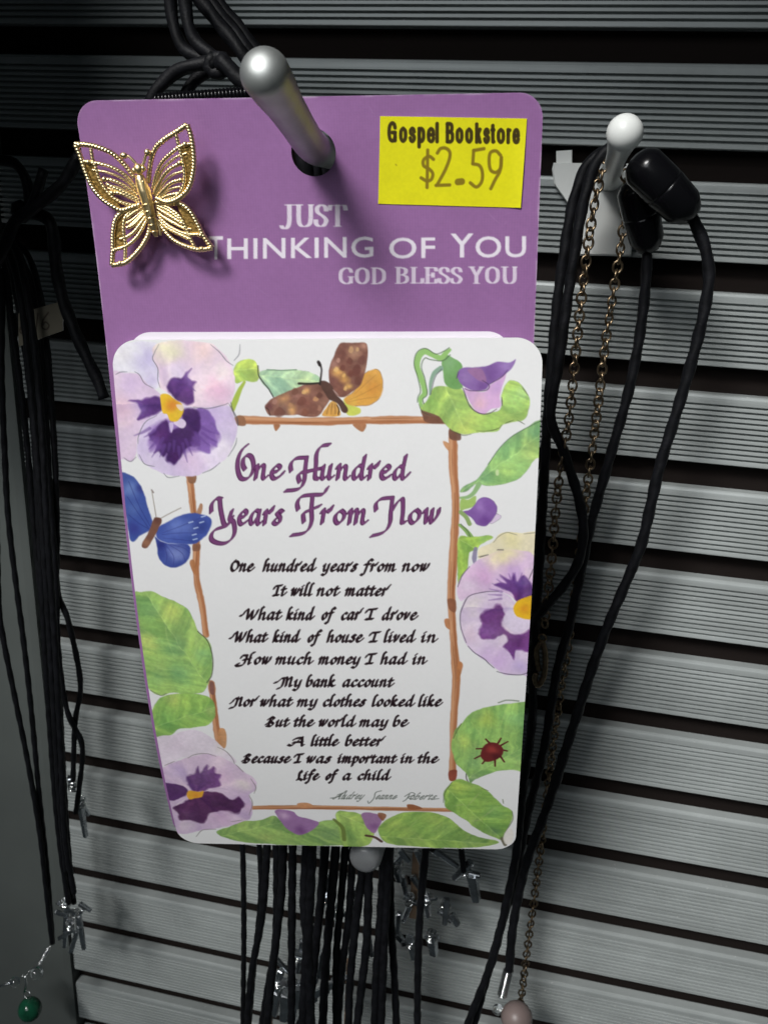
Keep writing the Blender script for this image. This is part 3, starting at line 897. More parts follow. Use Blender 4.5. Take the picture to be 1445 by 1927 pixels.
W_.fill(A([(400, 350), (410, 312), (442, 290), (482, 300), (512, 280), (546, 238), (532, 290), (577, 320), (552, 350), (556, 420), (540, 446), (500, 452), (440, 420)]), PUR, .96, 4.0, 6, mottle=.16, rays=tuple(A([(430, 450)])[0]) + (.25,), washes=zz(A, [(440, 400, 80, PU2, .8), (545, 300, 60, (124, 92, 160), .8)]))
W_.stroke(A([(520, 330), (572, 372)]), 4, (110, 78, 148), .6, taper=.6); W_.stroke(A([(470, 310), (430, 300)]), 5, (110, 78, 148), .6, taper=.6)
W_.fill(A([(168, 435), (230, 430), (270, 410), (330, 398), (362, 420), (368, 472), (330, 502), (280, 530), (232, 556), (218, 546), (242, 500), (215, 455)]), PUR, .95, 4.0, 6, mottle=.16, rays=tuple(A([(430, 450)])[0]) + (.25,), washes=zz(A, [(240, 480, 70, (128, 98, 164), .9), (340, 450, 70, PU2, .7)]))
W_.fill(A([(500, 480), (540, 470), (582, 490), (600, 560), (590, 640), (600, 690), (545, 700), (520, 720), (500, 762), (450, 812), (424, 800), (395, 790), (402, 742), (372, 770), (352, 730), (318, 735), (335, 690), (300, 630), (318, 610), (350, 560), (400, 540), (430, 622), (440, 600), (482, 592), (505, 540)]), PU2, .96, 4.5, 7, mottle=.18, rays=tuple(A([(430, 450)])[0]) + (.25,),
        washes=zz(A, [(340, 690, 80, (120, 86, 156), .8), (590, 680, 70, (112, 78, 150), .8), (450, 770, 60, (84, 40, 100), .6), (400, 640, 80, (84, 42, 104), .6)]))
for i in range(16):
    an = math.radians(25 + i * 8.6); r0, r1 = 175 + 20 * math.sin(i * 2.1), 250 + 38 * math.sin(i * 1.3)
    W_.stroke(A([(455 + math.cos(an) * r0, 520 + math.sin(an) * r0), (455 + math.cos(an) * (r0 + r1) / 2, 523 + math.sin(an) * (r0 + r1) / 2), (455 + math.cos(an) * r1 * 1.03, 522 + math.sin(an) * r1)]), [6, 5, 1.5], (104, 70, 144), .55, soft=2)
W_.fill(A([(440, 560), (490, 538), (512, 560), (505, 590), (480, 598)]), (232, 214, 238), 1, 1.8)
W_.fill(A([(415, 560), (440, 565), (432, 625), (418, 590)]), (216, 198, 230), .9, 1.8)
W_.fill(A([(358, 400), (400, 390), (440, 420), (492, 456), (500, 505), (462, 552), (420, 548), (400, 510), (370, 498)]), (233, 190, 52), 1, 1.6, washes=zz(A, [(425, 455, 62, (224, 142, 52), 1.0), (470, 510, 50, (238, 198, 60), .8)]))
W_.fill(A([(455, 455), (500, 460), (495, 490), (470, 480)]), (240, 225, 225), .8, 1.8)
for ln in ([(352, 90), (325, 140), (315, 180), (345, 235), (345, 300), (358, 350)], [(90, 272), (120, 258), (160, 256)], [(205, 255), (235, 275), (265, 325), (318, 355)], [(665, 92), (720, 140), (760, 190), (800, 218)], [(842, 90), (835, 150), (805, 188)],
           [(560, 468), (640, 478), (730, 460), (770, 445)], [(775, 450), (800, 500), (828, 580)], [(822, 655), (812, 700), (770, 768)], [(720, 805), (670, 845), (615, 868)], [(380, 868), (410, 895), (475, 885)],
           [(232, 755), (265, 812), (325, 828)], [(140, 775), (180, 798), (215, 770)], [(340, 520), (270, 560), (230, 640), (226, 690)]):
    W_.stroke(A(ln), 1.5, GREY, .75, taper=.5)

# brown butterfly -------------------------------------------------------------
BR = (126, 84, 72)
W_.fill(E_([(730, 760), (770, 690), (830, 620), (880, 650), (905, 760)]), (222, 166, 84), 1, 1.6, mottle=.12)
for ln in ([(800, 650), (775, 745)], [(830, 640), (820, 745)], [(860, 650), (862, 745)]):
    W_.stroke(E_(ln), 1.6, (150, 100, 50), .7)
W_.stroke(E_([(880, 655), (898, 700), (892, 750)]), 1.8, (40, 30, 28), .9)
W_.fill(E_([(940, 600), (1000, 640), (1110, 690), (1105, 745), (985, 748)]), (206, 214, 92), .95, 2)
W_.fill(E_([(950, 590), (1050, 520), (1120, 430), (1160, 340), (1230, 300), (1290, 300), (1330, 350), (1345, 440), (1320, 570), (1250, 640), (1180, 665), (1060, 660), (970, 640)]), (222, 164, 78), 1, 2.4, 2.8,
       washes=zz(E_, [(1250, 500, 120, (206, 142, 66), .8), (1270, 340, 60, (232, 176, 92), .8), (1040, 610, 80, (226, 182, 86), .8), (1200, 420, 70, (206, 150, 82), .6)]), line=(1.2, (110, 70, 40), .7, 1))
for ln in ([(1000, 620), (1150, 590), (1290, 570)], [(1010, 600), (1160, 530), (1330, 440)], [(1060, 540), (1180, 430), (1270, 350)]):
    W_.stroke(E_(ln), 1.2, (176, 118, 60), .6, taper=.5)
W_.fill(E_([(905, 30), (1020, 26), (1165, 28), (1182, 120), (1172, 260), (1150, 380), (1100, 470), (1020, 530), (950, 575), (880, 560), (825, 490), (800, 390), (805, 260), (850, 160)]), BR, 1, 1.5, 2,
       mottle=.16, washes=zz(E_, [(850, 240, 90, (176, 132, 118), .8), (900, 330, 90, (222, 172, 98), .9), (960, 400, 70, (214, 160, 90), .9), (1000, 470, 60, (224, 176, 100), .9), (1050, 120, 110, (186, 144, 116), .8), (1150, 60, 60, (196, 150, 128), .8), (1150, 280, 80, (170, 126, 104), .7), (840, 430, 70, (116, 76, 70), .8), (940, 130, 70, (112, 70, 62), .9)]))
for x, y, r, c in ((1000, 210, 30, (110, 66, 58)), (1070, 300, 46, (112, 66, 58)), (1120, 200, 34, (116, 74, 66)), (1090, 400, 40, (112, 70, 60)), (930, 280, 26, (110, 66, 58)), (870, 300, 22, (230, 190, 122)), (950, 360, 18, (230, 186, 110)), (1020, 90, 26, (206, 164, 120)), (1085, 90, 18, (210, 170, 124)), (975, 480, 18, (232, 190, 120)), (885, 200, 20, (190, 146, 130)), (1010, 330, 24, (120, 70, 60))):
    W_.fill(E_([(x - r, y + r * .6), (x - r * .4, y - r), (x + r * .5, y - r * 1.2), (x + r, y), (x + r * .3, y + r * 1.3)]), c, .8, 2.2, 3, mottle=.1)
W_.fill(E_([(150, 660), (190, 610), (260, 570), (420, 500), (560, 452), (680, 430), (760, 430), (800, 500), (810, 600), (760, 680), (690, 760), (620, 772), (480, 750), (330, 758), (215, 760), (165, 710)]), (140, 98, 84), 1, 1.5, 2,
       mottle=.16, washes=zz(E_, [(330, 590, 110, (206, 150, 100), .9), (420, 710, 90, (224, 170, 110), .9), (580, 510, 60, (222, 172, 110), .9), (190, 660, 70, (110, 66, 66), .9), (590, 640, 120, (122, 78, 68), .8), (720, 480, 90, (112, 74, 62), .8), (470, 560, 70, (156, 112, 100), .8), (740, 640, 60, (160, 116, 96), .7)]))
for x, y, r, c in ((300, 730, 50, (122, 78, 66)), (520, 620, 40, (116, 72, 62)), (640, 700, 46, (124, 82, 70)), (660, 600, 26, (200, 150, 106)), (450, 520, 34, (120, 80, 66)), (560, 730, 34, (128, 82, 66)), (250, 620, 24, (180, 134, 120)), (700, 560, 30, (104, 66, 56)), (540, 530, 22, (226, 184, 120)), (700, 690, 24, (170, 124, 104)), (420, 650, 22, (196, 146, 106))):
    W_.fill(E_([(x - r, y + r * .5), (x - r * .4, y - r), (x + r * .6, y - r * .9), (x + r * 1.2, y), (x + r * .3, y + r)]), c, .8, 2.2, 3, mottle=.1)
W_.fill(E_([(700, 430), (760, 415), (830, 460), (860, 540), (910, 590), (985, 690), (975, 730), (930, 720), (880, 640), (800, 600), (760, 540)]), (88, 62, 54), 1, 1.6, 1.5, mottle=.12)
W_.stroke(E_([(840, 500), (895, 560)]), 2.6, (190, 170, 165), .7, taper=.6)
W_.stroke(E_([(705, 445), (718, 360), (722, 290), (705, 230)]), 3.2, (38, 30, 30), .95); W_.stroke(E_([(706, 250), (692, 222)]), 6, (38, 30, 30), .95)
W_.stroke(E_([(705, 432), (600, 440), (495, 438)]), [3.2, 4, 4.5], (46, 42, 36), .95)
W_.stroke(E_([(205, 760), (190, 700), (160, 680)]), 1.5, (50, 36, 34), .8)

# leaf with drooping bud, top right -------------------------------------------
leaf(B, [(600, 470), (640, 420), (680, 345), (760, 335), (840, 350), (890, 440), (940, 490), (1000, 495), (1075, 470), (1080, 400), (1110, 320), (1150, 300), (1200, 330), (1240, 400), (1238, 470), (1215, 530), (1150, 545), (1090, 560), (1050, 600), (950, 605), (860, 620), (790, 600), (745, 560), (700, 510)],
     (166, 198, 92), [(820, 450, 130, (150, 190, 90), .8), (860, 580, 110, (192, 208, 96), .9), (1170, 420, 110, (146, 192, 104), .9), (680, 430, 90, (156, 198, 88), .8), (1020, 550, 90, (150, 190, 88), .8), (1220, 370, 60, (172, 208, 128), .9)],
     [[(760, 370), (830, 470), (860, 590)], [(900, 470), (950, 590)], [(690, 400), (760, 500)], [(1110, 360), (1180, 470)], [(1020, 510), (1130, 500), (1220, 480)]], (196, 216, 130), 2.6)
W_.fill(B([(735, 150), (800, 170), (850, 220), (820, 280), (850, 340), (800, 350), (745, 320), (730, 240)]), (122, 170, 104), 1, 1.6, washes=zz(B, [(770, 200, 70, (142, 184, 132), .8), (790, 300, 60, (108, 158, 90), .8)]))
W_.stroke(B([(720, 230), (680, 260), (660, 320), (655, 385)]), [10, 8, 6, 3], (142, 172, 150), 1); W_.stroke(B([(725, 235), (690, 275), (672, 330), (660, 385)]), 1.6, GREY, .8)
W_.stroke(B([(605, 450), (600, 410), (625, 370), (605, 290), (580, 220), (590, 160), (625, 130), (670, 150), (720, 168), (750, 140), (775, 120)]), [6, 8, 10, 10, 11, 12, 11, 9, 10, 9, 5], (152, 196, 116), 1)
for ln in ([(582, 430), (585, 400), (600, 360), (580, 270), (562, 200), (580, 135), (630, 112), (690, 145), (735, 130), (770, 108)], [(620, 440), (615, 410), (640, 380), (625, 290), (605, 220), (625, 170), (660, 178), (730, 185), (775, 150)]):
    W_.stroke(B(ln), 1.6, (70, 92, 62), .85)
W_.fill(B([(860, 350), (900, 360), (980, 370), (1010, 330), (1080, 280), (1110, 250), (1095, 310), (1070, 400), (1075, 455), (1020, 470), (980, 500), (930, 480), (890, 430)]), (218, 178, 218), 1, 1.6, washes=zz(B, [(950, 430, 80, (232, 190, 206), .9), (1050, 340, 70, (202, 164, 216), .8)]))
W_.fill(B([(815, 260), (850, 230), (920, 225), (1000, 215), (1060, 190), (1130, 195), (1165, 178), (1140, 230), (1080, 280), (1010, 325), (985, 355), (920, 362), (870, 345), (830, 310)]), (142, 106, 172), 1, 1.8, 2, washes=zz(B, [(1000, 260, 90, (122, 84, 152), .9), (860, 280, 60, (158, 126, 184), .8), (1110, 215, 60, (160, 130, 190), .9), (960, 340, 60, (116, 76, 146), .7)]))
W_.fill(B([(880, 240), (960, 232), (990, 310), (930, 290)]), (166, 120, 160), .8, 2.2)
for ln in ([(860, 350), (900, 362), (985, 360), (1005, 330), (965, 300)], [(1010, 322), (1080, 280), (1115, 240)], [(812, 290), (825, 250)], [(862, 380), (890, 450), (940, 492), (1000, 498), (1050, 470)], [(1080, 400), (1082, 450)], [(850, 345), (870, 400)]):
    W_.stroke(B(ln), 2.0, (76, 52, 92), .8, taper=.4)
for ln in ([(780, 598), (850, 625), (900, 618)], [(930, 600), (1000, 600), (1060, 585), (1080, 565)], [(1100, 555), (1150, 535)], [(1170, 535), (1215, 560)], [(1200, 340), (1235, 390)], [(590, 440), (610, 485), (660, 510)]):
    W_.stroke(B(ln), 1.6, (72, 78, 56), .75, taper=.5)

# big leaf on the right edge --------------------------------------------------
leaf(B, [(835, 960), (860, 930), (940, 880), (1000, 800), (1060, 710), (1130, 640), (1220, 585), (1330, 535), (1330, 740), (1280, 765), (1230, 830), (1180, 880), (1080, 915), (1000, 922), (930, 910), (880, 955)],
     (138, 184, 104), [(1100, 680, 150, (112, 164, 100), .95), (1270, 600, 90, (118, 168, 112), .9), (1250, 720, 110, (176, 204, 104), .9), (1130, 850, 110, (166, 204, 106), .9), (970, 870, 100, (120, 170, 112), .9), (880, 930, 60, (112, 152, 106), .9)],
     [[(930, 900), (1080, 780), (1200, 700), (1320, 620)], [(1080, 780), (1180, 790), (1240, 770)], [(1000, 860), (1080, 870)]], (160, 200, 130), 2.6)
W_.fill(B([(1045, 835), (1062, 830), (1065, 860), (1050, 862)]), (206, 224, 170), .9, 1.8)
W_.stroke(B([(1000, 798), (1060, 710), (1130, 640), (1220, 585), (1310, 540)]), 1.8, (78, 104, 76), .75)
# violet bud and stalks
W_.stroke(B([(835, 995), (880, 990), (915, 965), (945, 915)]), [4, 7, 8, 10], (150, 186, 130), 1)
W_.fill(B([(838, 1000), (880, 1005), (930, 985), (920, 1040), (870, 1060), (835, 1070)]), (166, 196, 110), 1, 1.8)
W_.fill(B([(1010, 1090), (1060, 1090), (1075, 1110), (1030, 1142), (1005, 1140)]), (216, 196, 222), .9, 1.8, line=(1.2, GREY, .6, 0))
W_.fill(B([(850, 1080), (900, 1060), (950, 1005), (1000, 995), (1045, 1030), (1050, 1080), (1010, 1140), (980, 1165), (930, 1150), (900, 1110)]), (134, 96, 166), 1, 1.6, washes=zz(B, [(960, 1050, 60, (160, 124, 190), .9), (980, 1130, 60, (114, 72, 148), .9), (1010, 1040, 40, (128, 88, 160), .7)]), line=(1.2, (86, 54, 116), .6, 0))
W_.stroke(B([(838, 1080), (870, 1110), (890, 1150)]), 8, (146, 172, 110), 1)
W_.stroke(B([(830, 1155), (870, 1190), (905, 1240), (925, 1300)]), [5, 8, 10, 8], (140, 176, 104), 1)
W_.stroke(B([(838, 1150), (880, 1195), (905, 1260)]), 1.5, (70, 86, 66), .8)
leaf(B, [(825, 1240), (900, 1225), (1030, 1225), (960, 1270), (930, 1300), (890, 1320), (880, 1400), (850, 1470), (822, 1510)], (160, 196, 74), [(860, 1290, 80, (138, 182, 70), .9), (980, 1240, 60, (140, 186, 92), .9)])
W_.stroke(B([(925, 1295), (918, 1350), (920, 1385)]), [7, 9, 5], (142, 134, 164), .9)

# pansy, right edge -----------------------------------------------------------
W_.fill(B([(940, 1310), (1020, 1260), (1080, 1205), (1180, 1205), (1300, 1210), (1300, 1420), (1000, 1420)]), (238, 228, 196), 1, 1.6, washes=zz(B, [(1120, 1240, 110, (238, 228, 176), .9)]))
W_.fill(D([(815, 270), (850, 190), (920, 120), (1000, 75), (1090, 45), (1180, 50), (1275, 90), (1275, 330), (1180, 350), (1060, 290), (900, 320), (835, 350)]), (224, 196, 226), 1, 2.4, 2.8,
        rays=tuple(D([(1200, 390)])[0]) + (.12,), washes=zz(D, [(1080, 85, 150, (240, 228, 184), .95), (960, 200, 120, (216, 172, 216), .9), (1150, 200, 130, (206, 170, 220), .9), (870, 260, 70, (226, 206, 230), .8), (1250, 180, 60, (226, 204, 222), .8)]))
W_.fill(D([(890, 320), (960, 300), (1060, 290), (1140, 340), (1200, 400), (1275, 440), (1275, 770), (1190, 785), (1100, 782), (1040, 745), (990, 700), (920, 655), (870, 600), (845, 540), (835, 430), (850, 360)]), (226, 208, 230), 1, 2.4, 2.8,
        rays=tuple(D([(1200, 390)])[0]) + (.12,), washes=zz(D, [(1080, 700, 150, (216, 186, 226), .9), (900, 560, 90, (228, 206, 222), .9), (900, 380, 90, (234, 222, 226), .9), (1150, 420, 80, (230, 220, 240), .9), (1200, 740, 80, (208, 188, 228), .8), (1020, 420, 110, (200, 166, 214), .7)]))
W_.fill(D([(940, 430), (1000, 390), (1080, 370), (1095, 420), (1080, 480), (1120, 530), (1180, 545), (1275, 520), (1275, 640), (1225, 650), (1180, 640), (1160, 690), (1130, 650), (1095, 620), (1110, 590), (1080, 545), (1020, 570), (980, 580), (940, 540), (960, 480)]), (118, 66, 132), .96, 4.5, 7, mottle=.18, rays=tuple(D([(1200, 390)])[0]) + (.25,), washes=zz(D, [(1000, 520, 80, (142, 94, 160), .9), (1080, 440, 70, (112, 58, 122), .7), (1200, 600, 80, (106, 54, 116), .8)]))
W_.fill(D([(1040, 260), (1060, 240), (1100, 240), (1070, 190), (1120, 220), (1140, 180), (1160, 230), (1200, 190), (1240, 230), (1275, 300), (1230, 330), (1180, 360), (1130, 300)]), (98, 58, 128), .95, 4, 6, mottle=.16, rays=tuple(D([(1200, 390)])[0]) + (.25,), washes=zz(D, [(1200, 230, 60, (120, 92, 154), .8), (1160, 330, 60, (98, 46, 110), .8)]))
for i in range(9):
    an = math.radians(170 + i * 14)
    W_.stroke(D([(1165 + math.cos(an) * 90, 320 + math.sin(an) * 85), (1165 + math.cos(an) * 165, 320 + math.sin(an) * 140)]), [5, 1.5], (120, 80, 150), .5, soft=2)
W_.fill(D([(1155, 375), (1200, 335), (1275, 320), (1275, 440), (1220, 455), (1165, 440)]), (234, 184, 44), 1, 1.8, washes=zz(D, [(1220, 400, 50, (220, 150, 44), .9)]))
W_.fill(D([(1090, 450), (1130, 400), (1160, 440), (1240, 460), (1270, 500), (1180, 530), (1120, 510)]), (228, 214, 236), .9, 3)
for ln in ([(1060, 292), (980, 295), (890, 318), (855, 370), (835, 430), (840, 510), (870, 595)], [(880, 615), (920, 655), (975, 690), (1000, 715), (1035, 745)], [(1050, 765), (1110, 780), (1190, 785), (1240, 770)], [(950, 90), (1000, 75)], [(1055, 45), (1090, 48)], [(820, 265), (845, 200), (890, 145)], [(1240, 220), (1265, 160)]):
    W_.stroke(D(ln), 2.0, (82, 72, 92), .8, taper=.35)
for ln in ([(1030, 1260), (1060, 1225), (1110, 1200), (1170, 1215)], [(1210, 1208), (1290, 1200)], [(940, 1345), (1000, 1330)], [(1050, 1305), (1090, 1300)]):
    W_.stroke(B(ln), 1.5, (120, 116, 90), .75, taper=.4)

# leaf with a small dark red beetle, right edge -------------------------------
leaf(D, [(805, 1120), (850, 1060), (900, 1010), (960, 985), (1050, 965), (1130, 955), (1260, 975), (1260, 1330), (1150, 1345), (1060, 1350), (980, 1380), (920, 1405), (890, 1425), (870, 1370), (830, 1330), (795, 1270), (780, 1200)],
     (136, 182, 88), [(990, 1040, 110, (186, 206, 84), .95), (850, 1180, 90, (172, 198, 88), .9), (1180, 1050, 120, (118, 172, 100), .9), (930, 1300, 120, (122, 164, 96), .9), (1150, 1280, 130, (136, 182, 96), .9), (900, 1400, 60, (110, 148, 96), .9)],
     [[(880, 1390), (960, 1290), (1060, 1220), (1250, 1190)], [(900, 1060), (960, 1150), (985, 1200)], [(1000, 1000), (1020, 1100)], [(1060, 1340), (1150, 1280), (1240, 1230)], [(1110, 990), (1060, 1120)]], (192, 214, 128), 3)
W_.stroke(D([(870, 1370), (872, 1400), (885, 1425)]), 2, (60, 66, 50), .8); W_.stroke(D([(1060, 950), (1110, 935), (1180, 940)]), 3, (110, 124, 100), .7)
W_.stroke(D([(795, 1160), (810, 1125), (840, 1075)]), 2, (96, 92, 60), .7)
RED = (92, 38, 38)
for (x, y) in ((930, 1222), (920, 1280), (985, 1165), (1075, 1160), (1115, 1180), (1112, 1235), (1095, 1300), (1040, 1325), (965, 1310)):
    W_.stroke(D([(1025, 1235), ((1025 + x) / 2 + 6, (1235 + y) / 2 - 6), (x, y)]), [7, 4.2, 3], RED, 1)
W_.fill(D([(960, 1240), (990, 1195), (1040, 1185), (1080, 1210), (1085, 1250), (1050, 1285), (990, 1300), (960, 1275)]), (108, 42, 42), 1, 1.8, washes=zz(D, [(1030, 1230, 50, (160, 66, 60), .9), (1060, 1270, 50, (78, 30, 36), .8)]))

# leaves, left edge -----------------------------------------------------------
leaf(C, [(100, 330), (150, 305), (215, 300), (280, 330), (350, 360), (430, 410), (470, 480), (500, 550), (555, 600), (580, 700), (578, 790), (550, 850), (520, 905), (430, 920), (330, 912), (270, 928), (200, 890), (150, 780), (120, 600)],
     (150, 190, 92), [(170, 400, 120, (138, 190, 100), .9), (330, 420, 120, (194, 208, 98), .95), (190, 610, 110, (188, 196, 100), .8), (330, 640, 120, (110, 162, 92), .95), (390, 800, 150, (98, 150, 90), .95), (530, 680, 100, (126, 178, 108), .9), (230, 830, 100, (134, 184, 98), .9), (440, 480, 80, (172, 204, 100), .8)],
     [[(560, 880), (420, 800), (330, 660), (240, 480), (190, 340)], [(410, 780), (480, 640), (440, 460)], [(350, 700), (300, 560), (300, 400)], [(300, 620), (210, 560), (150, 520)], [(390, 780), (260, 760), (170, 700)], [(500, 830), (560, 740)]], (188, 212, 138), 3.2)
W_.stroke(C([(490, 540), (550, 600), (580, 700), (575, 800), (545, 850)]), 2, (84, 84, 70), .8)
W_.stroke(C([(205, 895), (240, 915), (270, 928), (300, 915)]), 1.6, (110, 110, 100), .7)
leaf(C, [(205, 1040), (240, 970), (290, 930), (380, 918), (480, 920), (560, 940), (595, 990), (590, 1060), (540, 1110), (450, 1125), (380, 1130), (330, 1165), (240, 1178)],
     (138, 182, 80), [(340, 950, 90, (186, 204, 96), .9), (300, 1080, 130, (106, 164, 74), .95), (480, 1040, 120, (124, 176, 78), .9), (570, 1020, 60, (184, 204, 110), .9), (430, 970, 70, (160, 196, 84), .8)],
     [[(220, 1120), (340, 1050), (470, 1010), (590, 1000)], [(330, 1050), (400, 960)], [(410, 1030), (460, 1100)]], (176, 206, 118), 2.8)

# pansy, bottom left ----------------------------------------------------------
W_.fill(C([(235, 1190), (340, 1165), (440, 1135), (520, 1150), (600, 1200), (660, 1260), (720, 1330), (600, 1340), (420, 1300), (270, 1350)]), (232, 220, 232), 1, 2, washes=zz(C, [(350, 1220, 130, (226, 210, 226), .8), (620, 1250, 90, (238, 230, 230), .8)]))
W_.fill(C([(270, 1400), (300, 1350), (440, 1300), (540, 1282), (640, 1300), (720, 1350), (770, 1390), (830, 1430), (838, 1490), (800, 1530), (818, 1590), (812, 1660), (770, 1690), (660, 1720), (520, 1740), (420, 1760), (330, 1740), (280, 1600)]), (216, 192, 218), 1, 2.6, 2.8,
       rays=tuple(C([(470, 1530)])[0]) + (.14,), washes=zz(C, [(620, 1420, 120, (212, 180, 212), .9), (760, 1470, 80, (232, 218, 222), .9), (380, 1390, 100, (206, 184, 218), .9), (640, 1660, 130, (206, 172, 206), .9), (430, 1720, 90, (230, 214, 224), .9), (800, 1600, 60, (214, 184, 210), .8)]))
W_.fill(C([(420, 1430), (470, 1400), (490, 1355), (510, 1390), (545, 1350), (560, 1380), (585, 1360), (600, 1395), (628, 1400), (610, 1440), (625, 1480), (560, 1490), (520, 1510), (460, 1500)]), (104, 64, 122), .96, 4.5, 6, mottle=.18, rays=tuple(C([(470, 1530)])[0]) + (.25,), washes=zz(C, [(540, 1390, 60, (128, 90, 148), .7)]))
W_.fill(C([(260, 1460), (340, 1462), (400, 1475), (435, 1510), (400, 1540), (340, 1560), (270, 1540)]), (88, 52, 104), .97, 3, 3, mottle=.15)
W_.fill(C([(345, 1610), (400, 1575), (450, 1540), (540, 1510), (620, 1520), (680, 1550), (750, 1540), (762, 1600), (720, 1640), (640, 1625), (560, 1640), (530, 1690), (490, 1700), (440, 1680), (380, 1680), (375, 1640)]), (86, 46, 88), .96, 4.5, 6, mottle=.18, rays=tuple(C([(470, 1530)])[0]) + (.25,), washes=zz(C, [(640, 1580, 80, (74, 38, 76), .8), (420, 1640, 60, (100, 58, 106), .7)]))
W_.stroke(C([(560, 1505), (620, 1488), (680, 1500)]), 4, (214, 190, 216), .8, taper=.6); W_.stroke(C([(360, 1590), (420, 1550)]), 4, (226, 206, 222), .8, taper=.5)
W_.fill(C([(425, 1530), (440, 1500), (500, 1510), (525, 1505), (515, 1540), (470, 1550), (440, 1555)]), (232, 172, 60), 1, 2, washes=zz(C, [(480, 1530, 40, (226, 150, 60), .8)]))
for ln in ([(430, 1305), (470, 1285), (540, 1278), (600, 1295)], [(610, 1240), (660, 1265), (700, 1310), (712, 1340)], [(720, 1345), (765, 1390)], [(800, 1530), (820, 1580), (800, 1650)], [(810, 1430), (840, 1480), (830, 1520)], [(290, 1350), (350, 1325)], [(480, 1780), (520, 1740), (600, 1735)], [(690, 1690), (760, 1680)]):
    W_.stroke(C(ln), 1.7, (120, 110, 110), .7, taper=.4)

# foliage along the bottom ----------------------------------------------------
leaf(C, [(600, 1750), (680, 1720), (760, 1690), (860, 1680), (950, 1655), (1010, 1700), (1100, 1720), (1230, 1690), (1330, 1690), (1390, 1750), (1400, 1830), (1000, 1830), (760, 1810), (660, 1790)], (132, 168, 84), [(800, 1740, 120, (154, 184, 94), .9), (950, 1690, 80, (108, 146, 76), .9), (1270, 1760, 120, (118, 156, 88), .9), (900, 1790, 90, (150, 170, 90), .8)], [[(660, 1770), (820, 1740), (960, 1700)], [(1150, 1740), (1280, 1720), (1380, 1780)]], (176, 196, 130), 3)
W_.fill(C([(960, 1620), (1060, 1625), (1100, 1660), (1220, 1690), (1180, 1740), (1100, 1770), (1040, 1740), (990, 1690)]), (158, 118, 166), 1, 2, washes=zz(C, [(1010, 1650, 60, (206, 174, 206), .9), (1110, 1740, 60, (124, 82, 134), .9)]))
leaf(D, [(105, 1600), (180, 1592), (250, 1610), (300, 1650), (330, 1700), (290, 1790), (150, 1800), (120, 1720)], (150, 184, 84), [(180, 1640, 80, (178, 200, 96), .9), (200, 1740, 80, (120, 158, 74), .9)])
W_.fill(D([(250, 1610), (300, 1600), (370, 1615), (365, 1660), (330, 1720), (295, 1700), (270, 1660)]), (164, 124, 166), 1, 2, washes=zz(D, [(330, 1680, 50, (134, 92, 140), .8)]))
W_.stroke(D([(90, 1640), (140, 1690), (150, 1760)]), [6, 8, 8], (112, 128, 64), .9); W_.stroke(D([(280, 1735), (330, 1745), (370, 1770)]), 6, (84, 52, 50), .9); W_.fill(D([(350, 1600), (380, 1600), (400, 1615), (375, 1650), (355, 1630)]), (150, 96, 66), .9, 2)
leaf(D, [(352, 1690), (400, 1640), (480, 1605), (580, 1595), (680, 1600), (780, 1640), (850, 1700), (940, 1740), (1060, 1775), (960, 1800), (760, 1810), (560, 1800), (430, 1785), (370, 1750)], (134, 170, 72), [(450, 1660, 100, (164, 192, 84), .9), (600, 1700, 130, (116, 158, 68), .9), (760, 1700, 100, (118, 156, 74), .9), (680, 1630, 80, (158, 186, 82), .8), (880, 1770, 90, (132, 168, 80), .9)],
     [[(380, 1740), (560, 1720), (760, 1730), (1000, 1780)], [(520, 1710), (600, 1620)], [(660, 1725), (740, 1650)], [(560, 1720), (640, 1790)]], (184, 200, 128), 3)
leaf(D, [(740, 1540), (745, 1470), (790, 1420), (840, 1405), (910, 1430), (980, 1460), (1050, 1520), (1090, 1560), (1140, 1590), (1142, 1640), (1110, 1700), (1080, 1760), (1020, 1740), (940, 1700), (860, 1640), (780, 1590)], (130, 172, 70), [(820, 1450, 90, (178, 200, 80), .95), (930, 1520, 100, (120, 164, 66), .9), (1050, 1600, 110, (104, 150, 72), .9), (900, 1640, 90, (138, 176, 78), .9), (1030, 1710, 70, (98, 140, 76), .9)],
     [[(770, 1470), (880, 1560), (980, 1650), (1080, 1755)], [(880, 1560), (950, 1480)], [(960, 1630), (1060, 1560)], [(860, 1550), (800, 1560)], [(960, 1640), (900, 1650)]], (196, 196, 152), 3.2)
W_.stroke(D([(1080, 1750), (1100, 1790)]), 7, (110, 104, 84), .9)
for ln in ([(735, 1540), (745, 1480), (785, 1420)], [(1090, 1545), (1085, 1520)], [(1140, 1590), (1145, 1640), (1110, 1700), (1085, 1740)], [(960, 1455), (1000, 1470)]):
    W_.stroke(D(ln), 1.8, (86, 96, 62), .7, taper=.3)
W_.fill(D([(1090, 1740), (1120, 1690), (1150, 1720), (1140, 1775), (1100, 1785)]), (238, 232, 224), .9, 2)

